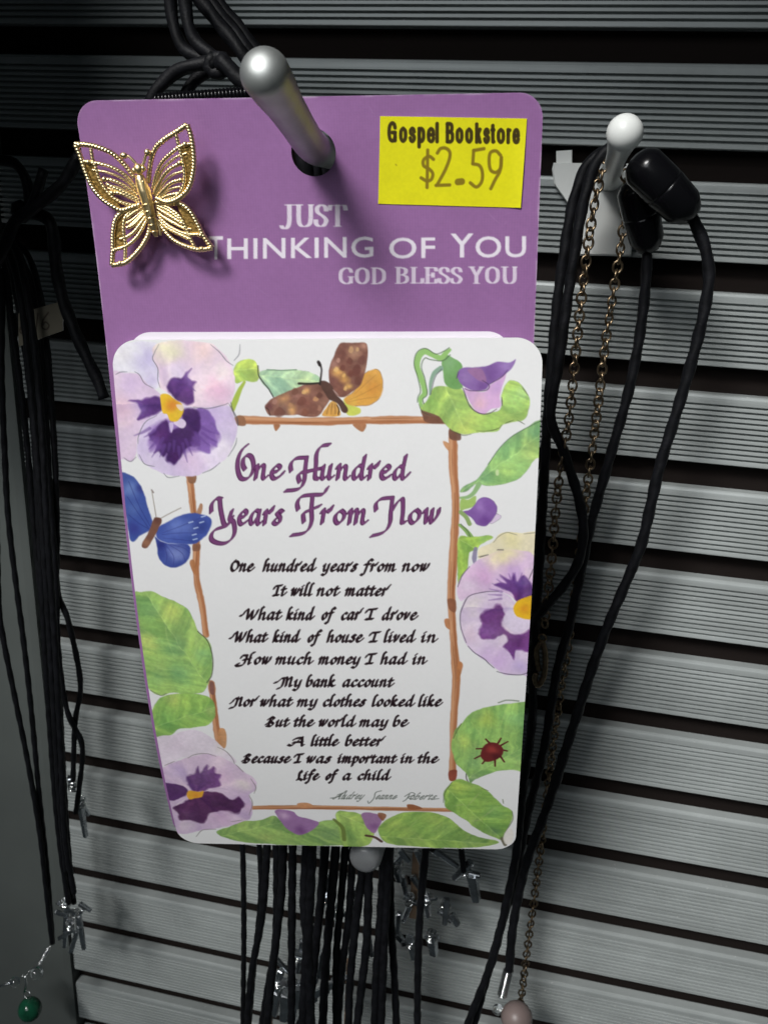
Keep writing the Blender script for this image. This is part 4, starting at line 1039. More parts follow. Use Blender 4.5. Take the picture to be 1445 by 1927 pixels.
# blue butterfly, left edge ---------------------------------------------------
BL = (66, 86, 158)
W_.fill(A([(120, 875), (180, 880), (220, 920), (260, 990), (290, 1090), (315, 1170), (300, 1210), (240, 1245), (180, 1275), (150, 1100)]), BL, 1, 2.4, 2.6, washes=zz(A, [(185, 960, 90, (110, 134, 190), .9), (200, 1080, 80, (88, 112, 176), .8), (210, 1200, 70, (58, 64, 140), .9), (250, 960, 50, (54, 60, 130), .9)]))
for ln in ([(170, 920), (230, 1060), (300, 1190)], [(160, 1010), (220, 1100), (290, 1200)], [(170, 1120), (230, 1170), (290, 1205)]):
    W_.stroke(A(ln), 1.5, (44, 50, 116), .6)
W_.fill(A([(345, 1200), (420, 1150), (500, 1118), (580, 1108), (640, 1125), (668, 1160), (655, 1210), (620, 1260), (570, 1290), (480, 1300), (400, 1290), (340, 1260)]), (70, 88, 164), 1, 2.4, 2.6, washes=zz(A, [(470, 1190, 100, (108, 128, 196), .9), (600, 1180, 70, (52, 66, 138), .9), (420, 1270, 80, (84, 104, 178), .8), (560, 1270, 60, (60, 80, 150), .8)]))
W_.fill(A([(325, 1250), (360, 1280), (440, 1300), (530, 1300), (545, 1350), (520, 1410), (460, 1438), (400, 1425), (355, 1385), (340, 1320)]), (62, 76, 150), 1, 2.4, 2.6, washes=zz(A, [(470, 1360, 90, (126, 140, 198), .9), (370, 1300, 60, (46, 52, 124), .9), (400, 1400, 50, (76, 92, 164), .8)]))
for ln in ([(400, 1310), (440, 1370), (440, 1425)], [(410, 1300), (490, 1350), (510, 1400)], [(390, 1320), (400, 1370), (395, 1415)], [(420, 1300), (500, 1320), (540, 1350)], [(370, 1230), (480, 1190), (600, 1140)], [(370, 1240), (480, 1230), (620, 1230)], [(380, 1260), (480, 1270), (560, 1280)]):
    W_.stroke(A(ln), 1.3, (52, 58, 126), .65, taper=.3)
for (x, y) in ((575, 1200), (610, 1165), (565, 1240), (620, 1130), (570, 1268), (545, 1165)):
    W_.stroke(A([(x - 12, y + 3), (x + 12, y - 4)]), 2.4, (190, 206, 236), .85)
W_.fill(A([(318, 1150), (335, 1135), (362, 1140), (365, 1165), (340, 1220), (310, 1270), (285, 1315), (258, 1318), (250, 1300), (285, 1230)]), (122, 84, 70), 1, 1.5, washes=zz(A, [(280, 1290, 40, (156, 112, 86), .9), (345, 1150, 40, (96, 62, 58), .8)]))
W_.stroke(A([(335, 1135), (325, 1070), (310, 980)]), 1.8, (150, 138, 128), .8); W_.stroke(A([(365, 1140), (420, 1110), (485, 1078)]), 1.8, (150, 138, 128), .8); W_.stroke(A([(318, 985), (308, 970)]), 3, (130, 118, 112), .8)

# the title -------------------------------------------------------------------
T = Z(380, 820, 3.074)
T1, T0 = (146, 88, 140), (80, 32, 78)


def title(strokes, nibw):
    s_ = [T(t) for t in strokes]
    W_.nib(s_, nibw, 42, T0, .95, .17)
    W_.nib([np.array(t) + [0.2, 0.1] for t in s_], nibw * .62, 42, T1, .80, .10, soft=1.6)


title([[(262, 55), (235, 78), (212, 125), (207, 185), (222, 240), (250, 252), (282, 232), (300, 180), (288, 125), (262, 112), (240, 135), (238, 170), (250, 195)]], 8.0)
title([[(516, 205), (514, 165), (542, 132), (602, 126)], [(606, 126), (597, 200), (590, 268), (560, 308), (484, 318)], [(566, 268), (557, 236), (572, 214), (625, 205)], [(575, 212), (640, 200), (690, 188)], [(738, 52), (692, 60), (664, 102), (660, 170), (654, 240), (676, 250)]], 8.0)
title([[(55, 442), (57, 398), (84, 364), (112, 366)], [(104, 366), (110, 430), (128, 508), (150, 518), (176, 470)], [(174, 432), (162, 480), (184, 500), (190, 560), (165, 605), (120, 624), (66, 610), (54, 580), (76, 545), (142, 522)]], 8.0)
title([[(557, 428), (552, 388), (576, 352), (640, 342), (700, 338), (726, 300)], [(640, 345), (634, 420), (634, 500), (600, 558), (518, 576)], [(590, 500), (586, 452), (612, 436), (684, 405)]], 8.0)
title([[(1007, 432), (1007, 392), (1036, 366), (1100, 358)], [(1102, 360), (1092, 440), (1086, 510), (1052, 558), (980, 580)], [(1096, 440), (1130, 385), (1160, 368), (1162, 440), (1156, 500), (1176, 500)]], 8.0)


def tword(text, x0, x1, base, xh):
    (a, b), (c, d) = T([(x0, base), (x1, base)])
    word(W_, text, a, c, b, xh / 3.074, 7.4, T0, 42, .10, thin=.20)
    word(W_, text, a + .2, c + .2, b + .1, xh / 3.074, 4.6, T1, 42, .10, alpha=.75, thin=.12)


tword('ne', 306, 470, 250, 80)
tword('undred', 690, 1196, 250, 76)
tword('ears', 212, 474, 512, 78)
tword('rom', 690, 968, 508, 78)
tword('ow', 1196, 1378, 506, 80)

# the verse -------------------------------------------------------------------
V1, V2 = Z(400, 1030, 3.211), Z(400, 1270, 3.211)
INK = (30, 14, 20)
VERSE = [(V1, 143, 41, [('One', 112, 250), ('hundred', 310, 622), ('years', 670, 876), ('from', 915, 1112), ('now', 1150, 1308)]),
         (V1, 291, 41, [('It', 370, 445), ('will', 478, 606), ('not', 635, 765), ('matter', 806, 1062)]),
         (V1, 436, 41, [('What', 196, 415), ('kind', 452, 612), ('of', 664, 736), ('car', 782, 896), ('I', 926, 990), ('drove', 1028, 1236)]),
         (V1, 571, 40, [('What', 130, 330), ('kind', 370, 525), ('of', 580, 652), ('house', 696, 908), ('I', 950, 1010), ('lived', 1040, 1222), ('in', 1264, 1356)]),
         (V1, 704, 39, [('How', 175, 354), ('much', 386, 605), ('money', 646, 890), ('I', 926, 986), ('had', 1020, 1172), ('in', 1212, 1292)]),
         (V2, 70, 38, [('My', 410, 536), ('bank', 570, 745), ('account', 790, 1092)]),
         (V2, 188, 37, [('Nor', 124, 268), ('what', 292, 482), ('my', 516, 632), ('clothes', 672, 926), ('looked', 968, 1218), ('like', 1248, 1384)]),
         (V2, 310, 36, [('But', 332, 462), ('the', 496, 612), ('world', 646, 862), ('may', 892, 1058), ('be', 1094, 1180)]),
         (V2, 427, 35, [('A', 480, 562), ('little', 600, 760), ('better', 806, 1030)]),
         (V2, 530, 34, [('Because', 190, 470), ('I', 496, 546), ('was', 572, 718), ('important', 760, 1110), ('in', 1140, 1212), ('the', 1244, 1362)]),
         (V2, 633, 33, [('Life', 515, 642), ('of', 688, 752), ('a', 790, 842), ('child', 880, 1072)])]
for f, base, xh, ws in VERSE:
    for t, x0, x1 in ws:
        (a, b), (c, d) = f([(x0, base), (x1, base)])
        word(W_, t, a, c, b, xh / 3.211, 4.4, INK, 38, .24, alpha=.98, thin=.21)


def script_word(text, x0, x1, base, xh):
    (a, b), (c, d) = V2([(x0, base), (x1, base)])
    word(W_, text, a, c, b, xh / 3.211, 1.9, (88, 96, 88), 40, .75, alpha=.9, thin=.26)


script_word('Audrey', 742, 912, 750, 24)
script_word('eanne', 990, 1112, 750, 22)
script_word('oberts', 1196, 1350, 752, 22)
for st in ([(712, 745), (760, 735), (810, 700), (800, 720), (796, 750)], [(1020, 700), (985, 712), (975, 745), (945, 776), (938, 762)], [(1190, 722), (1170, 752), (1150, 765)], [(1160, 735), (1200, 712), (1222, 722), (1180, 742), (1215, 752)], [(1330, 752), (1366, 748)]):
    W_.stroke(V2(st), 1.6, (88, 96, 88), .9)

# ------------------------------------------------------------------ print of the purple header card
U_ = Ink(S_purple, -1, 55, -1, 33, RES, (150, 106, 157), 21)
_y, _x = np.mgrid[0:U_.h, 0:U_.w]
U_.a *= (1 + 0.022 * np.sin(_x * 2 * math.pi / 4.6 + U_.n3 * 5) * (0.6 + U_.n1) + 0.016 * np.sin(_y * 2 * math.pi / 4.4 + U_.n3 * 5) * (0.6 + U_.n2) + 0.05 * U_.n4 + 0.04 * U_.n3)[..., None]
LT = (240, 234, 242)
K = Z(380, 370, 2.294)


def big(text, x0, x1, base, cap):
    (a, b), (c, d) = K([(x0, base), (x1, base)])
    U_.tris(font_tris(text, a, c, b, cap / 2.294, 0.010, -0.012, 1.06), LT, .95)


big('T', 30, 92, 270, 104); big('HINKING', 110, 740, 268, 92); big('OF', 808, 1006, 266, 92); big('Y', 1072, 1172, 262, 108); big('OU', 1180, 1398, 262, 94)

# serif capitals: an upright pen gives thick stems and thin hairlines, plus serifs
SER = {
    'J': (.62, [[(.42, 1), (.42, .2), (.3, -.08), (.12, -.1), (.04, .02)]], [(.2, .64, 1)]),
    'U': (.95, [[(.22, 1), (.22, .3), (.32, .03), (.55, -.01), (.74, .1), (.8, .35), (.8, 1)]], [(.02, .42, 1), (.68, .95, 1)]),
    'S': (.66, [[(.56, .72), (.5, .93), (.3, 1.0), (.12, .86), (.16, .64), (.42, .46), (.56, .27), (.44, .03), (.22, .0), (.08, .1), (.06, .3)]], []),
    'T': (.82, [[(.41, 1), (.41, 0)], [(.02, .76), (.06, .98)], [(.8, .76), (.76, .98)]], [(.04, .78, .98), (.22, .6, 0)]),
    'G': (.92, [[(.78, .72), (.7, .92), (.46, 1), (.2, .82), (.14, .5), (.2, .17), (.46, 0), (.68, .06), (.76, .2)], [(.76, .42), (.76, .05)]], [(.58, .94, .44)]),
    'O': (.92, [[(.46, 1), (.2, .84), (.14, .5), (.2, .16), (.46, 0), (.72, .16), (.78, .5), (.72, .84), (.46, 1)]], []),
    'D': (.92, [[(.2, 1), (.2, 0)], [(.2, .98), (.5, .97), (.74, .78), (.78, .5), (.74, .22), (.5, .03), (.2, .02)]], [(.02, .4, 1), (.02, .4, 0)]),
    'B': (.82, [[(.2, 1), (.2, 0)], [(.2, .98), (.46, .97), (.62, .86), (.6, .64), (.42, .54), (.2, .53)], [(.42, .53), (.66, .42), (.68, .16), (.5, .02), (.2, .02)]], [(.02, .38, 1), (.02, .38, 0)]),
    'L': (.74, [[(.2, 1), (.2, 0)], [(.7, .3), (.68, .03)]], [(.02, .4, 1), (.02, .7, .02)]),
    'E': (.76, [[(.2, 1), (.2, 0)], [(.68, .78), (.66, .97)], [(.7, .26), (.68, .03)], [(.5, .66), (.5, .38)]], [(.02, .68, .98), (.2, .5, .52), (.02, .7, .02)]),
    'Y': (.90, [[(.18, 1), (.46, .48), (.46, 0)], [(.76, 1), (.48, .5)]], [(.0, .38, 1), (.62, .92, 1), (.28, .66, 0)]),
}


def serif(text, x0, x1, base, cap, nibw, alpha=.92):
    tot = sum(SER[c][0] + .04 for c in text) - .04
    kx = (x1 - x0) / tot; x = 0; thick, hair = [], []
    for c in text:
        wd, st, sf = SER[c]
        for s_ in st:
            q = np.array(s_, float)
            if len(q) > 2 and c in 'Y':
                for i in range(len(q) - 1):
                    thick.append(np.stack([x0 + (x + q[i:i + 2, 0]) * kx, base - q[i:i + 2, 1] * cap], 1))
            else:
                thick.append(np.stack([x0 + (x + q[:, 0]) * kx, base - q[:, 1] * cap], 1))
        for a, b, y in sf:
            hair.append([(x0 + (x + a) * kx, base - y * cap), (x0 + (x + b) * kx, base - y * cap)])
        x += wd + .04
    U_.nib(thick, nibw, 0, LT, alpha, .09, soft=1.0)
    for h_ in hair:
        U_.stroke(h_, 1.4, LT, alpha, smooth=False)


def ser(text, x0, x1, base, cap, nibw):
    (a, b), (c, d) = K([(x0, base), (x1, base)])
    serif(text, a, c, b, cap / 2.294, nibw)


ser('JUST', 340, 622, 128, 92, 7.2)
ser('GOD', 588, 796, 376, 68, 6.0); ser('BLESS', 832, 1124, 374, 68, 6.0); ser('YOU', 1150, 1360, 374, 70, 6.0)

# rubbed edges and faint scuffs
_u, _v = _x / RES - 1, _y / RES - 1
_ed = -rrect(0, CARD_W, 0, 109.0, 2.7)(_u, _v)
_cv = np.clip(1 - _ed / (0.16 + 0.5 * np.clip(U_.n3 + .1, 0, 1)), 0, 1) * np.clip(.45 + 2.2 * U_.n1, 0, .8)
U_.blend((slice(0, U_.h), slice(0, U_.w)), _cv.astype(np.float32), (204, 184, 208))
_g = np.random.default_rng(4)
for i in range(26):
    x, y = _g.uniform(170, 1000), _g.uniform(195, 625); an = _g.normal(.5, .9); l_ = _g.uniform(5, 34)
    U_.stroke([(x, y), (x + math.cos(an) * l_ / 2, y + math.sin(an) * l_ / 2 + 1), (x + math.cos(an) * l_, y + math.sin(an) * l_)], .8, (188, 158, 194), _g.uniform(.12, .4), taper=.6, soft=1.2)

# hole punched in the header
HC = S_purple.uv(np.array([590.0]), np.array([287.0]))
HU, HV, HR = float(HC[0][0]), float(HC[1][0]), 2.62
_pr = rrect(0, CARD_W, 0, 109.0, 2.7)
psdf = lambda u, v: np.maximum(_pr(u, v), HR - np.hypot(u - HU, v - HV))

backing = thing('backing_card', S_purple.pos(27, 109, 0), 'purple greeting card with punched hole hanging from the grey metal hook', 'card')
pus = np.linspace(-0.15, 54.15, 600)
pvs = np.concatenate([np.linspace(-0.15, 31, 345), np.linspace(31.2, 109.2, 150)])
sheet('card_sheet', S_purple, pus, pvs, psdf, U_, [M_print, M_pedge], backing, 0.32, back=0.25)

# yellow price sticker
Sx = lambda *p: [(700 + a / 4.661, 200 + b / 4.661) for a, b in p]
su, sv = S_purple.uv(np.array([715.3, 991.0, 979.0, 711.5]), np.array([218.5, 223.0, 391.0, 383.5]))
stq = np.stack([su, sv], 1)


def quad_sdf(q, r=0.12):
    def f(u, v):
        d = np.full(np.shape(u), -1e9)
        for i in range(4):
            a, b = q[i], q[(i + 1) % 4]
            t = (b - a) / np.linalg.norm(b - a); n = np.array([t[1], -t[0]])
            d = np.maximum(d, (u - a[0]) * n[0] + (v - a[1]) * n[1])
        return d
    return f


K_ = Ink(S_purple, su.min() - 1, su.max() + 1, sv.min() - 1, sv.max() + 1, 18.0, (228, 222, 22), 33)
K_.a *= (1 + 0.05 * K_.n3 + 0.04 * K_.n4)[..., None]
DK = (58, 46, 10)
(a_, b_y), (c_, d_) = Sx((132, 318), (1296, 318))
SANS = {   # bold condensed grotesque: centre lines, capital height 1
    'G': [[(.92, .74), (.8, .93), (.5, 1.0), (.18, .84), (.08, .5), (.18, .15), (.5, 0), (.78, .06), (.92, .2)], [(.55, .47), (.92, .47)], [(.92, .47), (.92, .02)]],
    'o': [[(.5, .71), (.14, .58), (.06, .355), (.14, .13), (.5, 0), (.86, .13), (.94, .355), (.86, .58), (.5, .71)]],
    's': [[(.9, .53), (.75, .67), (.45, .71), (.14, .6), (.16, .45), (.5, .37), (.86, .28), (.9, .12), (.6, 0), (.25, .03), (.06, .18)]],
    'p': [[(.08, .71), (.08, -.3)], [(.1, .4), (.2, .64), (.52, .71), (.84, .58), (.92, .355), (.84, .13), (.52, 0), (.2, .08), (.1, .3)]],
    'e': [[(.1, .37), (.9, .37)], [(.9, .37), (.84, .6), (.5, .71), (.16, .58), (.07, .35), (.16, .1), (.5, 0), (.78, .05), (.92, .19)]],
    'l': [[(.5, 1), (.5, 0)]],
    'B': [[(.1, 1), (.1, 0)], [(.1, 1), (.55, 1), (.82, .9), (.82, .66), (.55, .55), (.1, .55)], [(.1, .55), (.6, .54), (.92, .42), (.92, .12), (.6, 0), (.1, 0)]],
    'k': [[(.1, 1), (.1, 0)], [(.88, .71), (.14, .3)], [(.42, .44), (.92, 0)]],
    't': [[(.5, .93), (.5, .14), (.62, .02), (.95, .03)], [(.08, .69), (.95, .69)]],
    'r': [[(.14, .71), (.14, 0)], [(.14, .42), (.35, .65), (.95, .68)]],
}
for ch_, xa, xb in (('G', 134, 218), ('o', 238, 308), ('s', 322, 384), ('p', 398, 466), ('e', 480, 553), ('l', 558, 582), ('B', 644, 718), ('o', 732, 800), ('o', 816, 884), ('k', 902, 960), ('s', 974, 1032), ('t', 1038, 1078), ('o', 1092, 1164), ('r', 1178, 1218), ('e', 1230, 1294)):
    bb = 314 + (xa - 134) * 0.0125
    for st in SANS[ch_]:
        m_ = 11
        q = [(xa + m_ + p[0] * (xb - xa - 2 * m_), bb - 10 - p[1] * 156) for p in st]
        K_.stroke(Sx(*q), 6.7, DK, .96, soft=1.1, smooth=len(q) > 2)
OL = (132, 112, 22)
for st in ([(538, 465), (500, 440), (452, 470), (452, 520), (500, 550), (532, 590), (520, 640), (480, 655), (430, 628)], [(488, 385), (486, 500), (482, 712)],
           [(572, 410), (600, 372), (645, 368), (680, 400), (678, 460), (640, 560), (570, 690)], [(560, 694), (680, 690)],
           [(980, 372), (890, 388)], [(890, 388), (882, 500)], [(882, 505), (940, 520), (966, 580), (960, 660), (915, 708), (860, 672)],
           [(1125, 430), (1085, 392), (1035, 410), (1025, 490), (1040, 560), (1085, 580), (1125, 540), (1132, 450)], [(1132, 450), (1122, 560), (1080, 640), (1040, 722)]):
    K_.stroke(Sx(*st), 6.0, OL, .95, soft=1.6)
K_.stroke(Sx((752, 664), (786, 660)), 12, OL, .95, soft=1.6)
K_.stroke(Sx((208, 510), (214, 518)), 2.5, OL, .5)
sus = np.linspace(su.min() - .1, su.max() + .1, 330); svs = np.linspace(sv.min() - .1, sv.max() + .1, 210)
sheet('price_sticker', S_purple, sus, svs, quad_sdf(stq), K_, [M_sticker, M_edge], backing, 0.07, 0.09,
      shape=lambda u, v: 0.22 * np.clip((u - su.max() + 2.4) / 2.4, 0, 1) ** 2 * np.clip((v - sv.min()) / 6, 0.2, 1))

# the white verse card and the plain one tucked behind it
wc = thing('verse_card', S_white.pos(27, 82, 0), 'white card with pansies, butterflies and a handwritten verse in front', 'card', 'white cards on the purple backing')
wus = np.linspace(-0.15, 54.15, 640); wvs = np.linspace(-0.15, 82.05, 960)
sheet('card_sheet', S_white, wus, wvs, rrect(0, CARD_W, 0.0, 81.9, 3.3), W_, [M_print, M_edge], wc, 0.55)
R_ = Ink(S_white, -1, 55, -3, 83, 4.0, (230, 224, 233), 51)
w2 = thing('verse_card', S_white.pos(25, 80, -0.7), 'plain white card edge peeking out along the top behind the verse card', 'card', 'white cards on the purple backing')
_r2 = rrect(1.9, 50.2, -0.85, 79.5, 3.0)
rot2 = lambda u, v: _r2(u, v - 0.004 * (u - 26))
sheet('card_sheet', S_white, np.linspace(1.6, 50.5, 200), np.linspace(-1.2, 80, 220), rot2, R_, [M_print, M_edge], w2, 0.45, -0.75)

# ------------------------------------------------------------------ hooks
def hook_path(base, mid, tip, n=10):
    base, mid, tip = map(lambda a: np.asarray(a, float), (base, mid, tip))
    a = mid + (base - mid) / np.linalg.norm(base - mid) * 3.0
    b = mid + (tip - mid) / np.linalg.norm(tip - mid) * 3.0
    t = np.linspace(0, 1, n)[:, None]
    bend = a * (1 - t) ** 2 + 2 * mid * t * (1 - t) + b * t ** 2
    return np.concatenate([resample(np.array([base, a]), 2.0)[:-1], bend, resample(np.array([b, tip]), 1.0)[1:]])


PEG = S_purple.pos(HU + 0.25, HV - 0.35, 0.0)
PX, PY = float(PEG[0]), float(PEG[1])
PZ = float(PEG[2])
peg = thing('display_hook', (PX, PY, WALL), 'grey metal hook with upturned rounded tip poking through the purple card', 'hook', 'hooks on the slat wall')
tip = np.array([PX, PY - 17.9 * math.sin(math.radians(19)), PZ - 17.9 * math.cos(math.radians(19))])
tip += (at(499, 139, 0) / at(499, 139, 0)[2] * tip[2] - tip)
pp = hook_path((PX, PY, WALL + 2), (PX, PY, PZ - 1.2), tip)
s_ = np.concatenate([[0], np.cumsum(np.linalg.norm(np.diff(pp, axis=0), axis=1))])
L_ = s_[-1]
rad = np.interp(s_, [0, L_ - 17, L_ - 11, L_ - 6, L_ - 3.0, L_], [1.8, 1.85, 1.88, 2.02, 2.32, 2.44])
ax = (pp[-1] - pp[-3]) / np.linalg.norm(pp[-1] - pp[-3])
th_ = np.linspace(0.12, math.pi / 2 - 0.02, 10)
pp = np.concatenate([pp, pp[-1] + np.outer(2.1 * np.sin(th_), ax)])
rad = np.concatenate([rad, 2.44 * np.cos(th_) ** 0.8])
mb = MB(); mb.add(*tube(pp, rad, 32)); mb.build('shaft', M_peg, peg)
mb = MB(); mb.add(*bar((PX, PY - 8, WALL - 0.9), (PX, PY + 10, WALL - 0.9), 9, 1.6)); mb.build('base_plate', M_peg, peg)

# white plastic hook at the right
WX, WY = 3.7, -6.6
wh = thing('display_hook', (WX, WY, WALL), 'short white plastic hook with a ball tip and flat base plate', 'hook', 'hooks on the slat wall')
btip = at(1175, 250, 0); btip = btip / btip[2] * 118.6
p_ = np.stack([np.linspace(WX, btip[0], 26), np.linspace(WY, btip[1], 26), np.linspace(WALL - 1.5, btip[2], 26)], 1)
mb = MB(); mb.add(*tube(p_, np.interp(np.linspace(0, 1, 26), [0, .1, .35, .6, .8, 1], [2.6, 1.9, 1.45, 1.5, 1.75, 2.05]), 24)); mb.build('shaft', M_white, wh)
mb = MB(); mb.add(*ball(btip, 2.22, 16, 28)); mb.build('ball_tip', M_white, wh)


def slab(name, pts, g0, g1, mat, parent, bevel=0.3):
    """flat plate with the traced outline, between two distances from the wall"""
    q = np.array([at(x, y, g1) for x, y in pts]); c = q.mean(0)
    k = 1 - bevel / np.abs(q - c)[:, :2].max()
    n = len(q)
    rings = [np.concatenate([q[:, :2], np.full((n, 1), WALL - g0)], 1), np.concatenate([q[:, :2], np.full((n, 1), WALL - g1 + bevel)], 1), np.concatenate([c[:2] + (q[:, :2] - c[:2]) * k, np.full((n, 1), WALL - g1)], 1)]
    f = []
    for r in range(2):
        for i in range(n):
            j = (i + 1) % n
            f.append([r * n + i, r * n + j, (r + 1) * n + j, (r + 1) * n + i])
    f.append([2 * n + i for i in range(n)]); f.append([i for i in range(n)][::-1])
    return mesh(name, np.concatenate(rings), f, mat, parent, False)


slab('base_plate', [(1041, 306), (1038, 318), (1042, 346), (1066, 380), (1080, 400), (1091, 481), (1187, 482), (1192, 405), (1216, 352), (1219, 318), (1214, 308)], 0.2, 2.4, M_white, wh)
slab('slot_tab', [(1046, 284), (1046, 309), (1076, 308), (1076, 282)], -1.5, 0.9, M_white, wh, 0.1)

# lower hook with the cloudy plastic cap, under the white card
LT_ = at(685, 1620, 50)
lh = thing('display_hook', (LT_[0], LT_[1], WALL), 'hook with a cloudy clear cap just below the white card', 'hook', 'hooks on the slat wall')
mb = MB(); mb.add(*lathe((LT_[0], LT_[1], WALL - 50), (0, 0, 1), [(-.5, .05), (-.48, 1.2), (-.3, 1.9), (0, 2.35), (.6, 2.66), (1.3, 2.74), (8, 2.74), (8.4, 2.5), (8.4, 2.05)], 32)); mb.build('cap', M_clear, lh)
mb = MB(); mb.add(*lathe((LT_[0], LT_[1], WALL - 48.6), (0, 0, 1), [(0, .4), (.25, 1.3), (.9, 1.7), (48, 1.7)], 24)); mb.build('shaft', M_peg, lh)
mb = MB(); mb.add(*bar((LT_[0], LT_[1] - 8, WALL - 0.9), (LT_[0], LT_[1] + 10, WALL - 0.9), 9, 1.6)); mb.build('base_plate', M_peg, lh)


# ------------------------------------------------------------------ cords, chains, pendants
def cord_mesh(pts, r, sides=10, wob=0.07, seed=0):
    p = resample(catmull(pts, 10), 0.9)
    g = np.random.default_rng(seed)
    n = len(p)
    w = np.convolve(g.normal(0, 1, n + 20), np.ones(9) / 9, 'same')[10:10 + n]
    rr = r * (1 + wob * w)
    return tube(p, rr, sides, twist=0.9, ripple=0.08, pitch=1.6)


def cord(pts, r, parent, seed=0, mat=None):
    mb = MB(); mb.add(*cord_mesh(pts, r, seed=seed))
    return mb.build('cord', mat or M_cord, parent)


def coil(p0, p1, r, wire, turns, name, parent, mat):
    p0, p1 = np.asarray(p0), np.asarray(p1)
    t = (p1 - p0); L = np.linalg.norm(t); t /= L
    u = np.cross(t, [0, 0, 1.0]); u /= np.linalg.norm(u); w = np.cross(t, u)
    a = np.linspace(0, turns * 2 * math.pi, turns * 12)
    s = np.linspace(0, L, len(a))
    p = p0 + s[:, None] * t + r * (np.cos(a)[:, None] * u + np.sin(a)[:, None] * w)
    mb = MB(); mb.add(*tube(p, wire, 6))
    return mb.build(name, mat, parent)


def ringm(c, axis, R, r, n=20):
    axis = np.asarray(axis, float) / np.linalg.norm(axis)
    u = np.cross(axis, [0.3, 0.2, 1.0]); u /= np.linalg.norm(u); w = np.cross(axis, u)
    a = np.linspace(0, 2 * math.pi, n, endpoint=False)
    return tube(np.asarray(c, float) + R * (np.cos(a)[:, None] * u + np.sin(a)[:, None] * w), r, 7, closed=True)


def capsule(a, b, r, name, parent, mat):
    a, b = np.asarray(a), np.asarray(b)
    L = np.linalg.norm(b - a)
    e = r * .62
    prof = [(0, .25 * r), (.08 * r, .5 * r), (.2 * r, .72 * r), (.42 * r, .9 * r), (e, r), (L * .47, r * 1.03), (L * .492, r * 1.02), (L * .5, r * .975), (L * .508, r * 1.02), (L * .54, r * 1.03), (L - e * 1.2, r * .95), (L - .5 * r, r * .84), (L - .2 * r, r * .66), (L - .05 * r, .5 * r), (L, .25 * r)]
    mb = MB(); mb.add(*lathe(a, b - a, prof, 32))
    return mb.build(name, mat, parent)


gR = 'necklaces on the white hook'
n1 = thing('cord_necklace', at(1150, 318, 14), 'black cord necklace hanging nearest the card edge with a hanging-down clasp', 'necklace', gR)
cord(path([(1170, 318), (1152, 294), (1132, 286), (1100, 318), (1076, 388), (1062, 470), (1049, 560), (1037, 690), (1030, 780), (1022, 920), (1012, 1100), (1003, 1250), (1000, 1365), (984, 1480), (972, 1600), (951, 1706), (926, 1808), (888, 1905), (870, 1960)], 15), .87, n1, 1)
capsule(at(1190, 338, 15), at(1222, 474, 13), 2.85, 'clasp', n1, M_gloss)
cord(path([(1218, 462), (1216, 500), (1212, 560), (1200, 650), (1180, 745), (1150, 850), (1112, 985), (1092, 1080), (1070, 1180), (1047, 1265), (1023, 1410), (992, 1535), (968, 1655), (936, 1766), (895, 1915), (880, 1970)], 13), .87, n1, 2)
n2 = thing('cord_necklace', at(1160, 316, 20), 'black cord necklace with a big shiny clasp and cord looping right over the slats', 'necklace', gR)
cord(path([(1172, 312), (1156, 288), (1140, 282), (1116, 318), (1094, 396), (1082, 470), (1068, 560), (1050, 690), (1036, 785), (1060, 850), (1086, 930), (1097, 990), (1090, 1050), (1062, 1100), (1012, 1158), (985, 1195, 12), (975, 1300, 12), (975, 1450, 12)], 17), .87, n2, 3)
capsule(at(1192, 296, 22), at(1303, 408, 20), 3.15, 'clasp', n2, M_gloss)
cord(path([(1298, 402), (1308, 422), (1327, 470), (1333, 525), (1321, 600), (1298, 690), (1268, 790), (1240, 880), (1223, 955), (1206, 1025), (1180, 1090), (1146, 1170), (1116, 1250), (1072, 1386), (1031, 1513), (990, 1625), (966, 1736), (957, 1832)], 18), .93, n2, 4)
pd = ball(at(972, 1915, 20), 3.4, 16, 26)
mb = MB(); mb.add(*pd); pk = mb.build('pendant_bead', M_pink, n2)
coil(at(957, 1826, 18), at(945, 1874, 18), .95, .22, 12, 'cord_end', n2, M_bright)
mb = MB(); mb.add(*ringm(at(941, 1884, 18), (.3, .2, 1), .9, .22)); mb.build('jump_ring', M_silver, n2)
mb = MB(); mb.add(*ball(at(936, 1900, 18), 1.15)); mb.build('glass_bead', M_glass, n2)


def chain(pts, gap, parent, seed, r_out=.86, wire=.21):
    p = resample(catmull(path(pts, gap), 10), 0.05)
    s = np.concatenate([[0], np.cumsum(np.linalg.norm(np.diff(p, axis=0), axis=1))])
    g = np.random.default_rng(seed)
    mb = MB(); d = 0.0; i = 0
    while d < s[-1] - 2:
        c = np.array([np.interp(d, s, p[:, k]) for k in range(3)])
        e = np.array([np.interp(d + .3, s, p[:, k]) for k in range(3)])
        t = (e - c) / np.linalg.norm(e - c)
        base = np.array([0.15, 0, -1.0]) if i % 2 == 0 else np.array([1.0, 0, 0.2])
        an = g.normal(0, .28)
        n = base - t * base.dot(t); n /= np.linalg.norm(n)
        n = n * math.cos(an) + np.cross(t, n) * math.sin(an)
        b = np.cross(t, n)
        a = np.linspace(0, 2 * math.pi, 16, endpoint=False)
        mb.add(*tube(c + 1.12 * r_out * np.cos(a)[:, None] * t + .86 * r_out * np.sin(a)[:, None] * b, wire, 6, closed=True))
        d += 1.46 * r_out / .86 * .98; i += 1
    return mb.build('chain', M_bronze, parent)


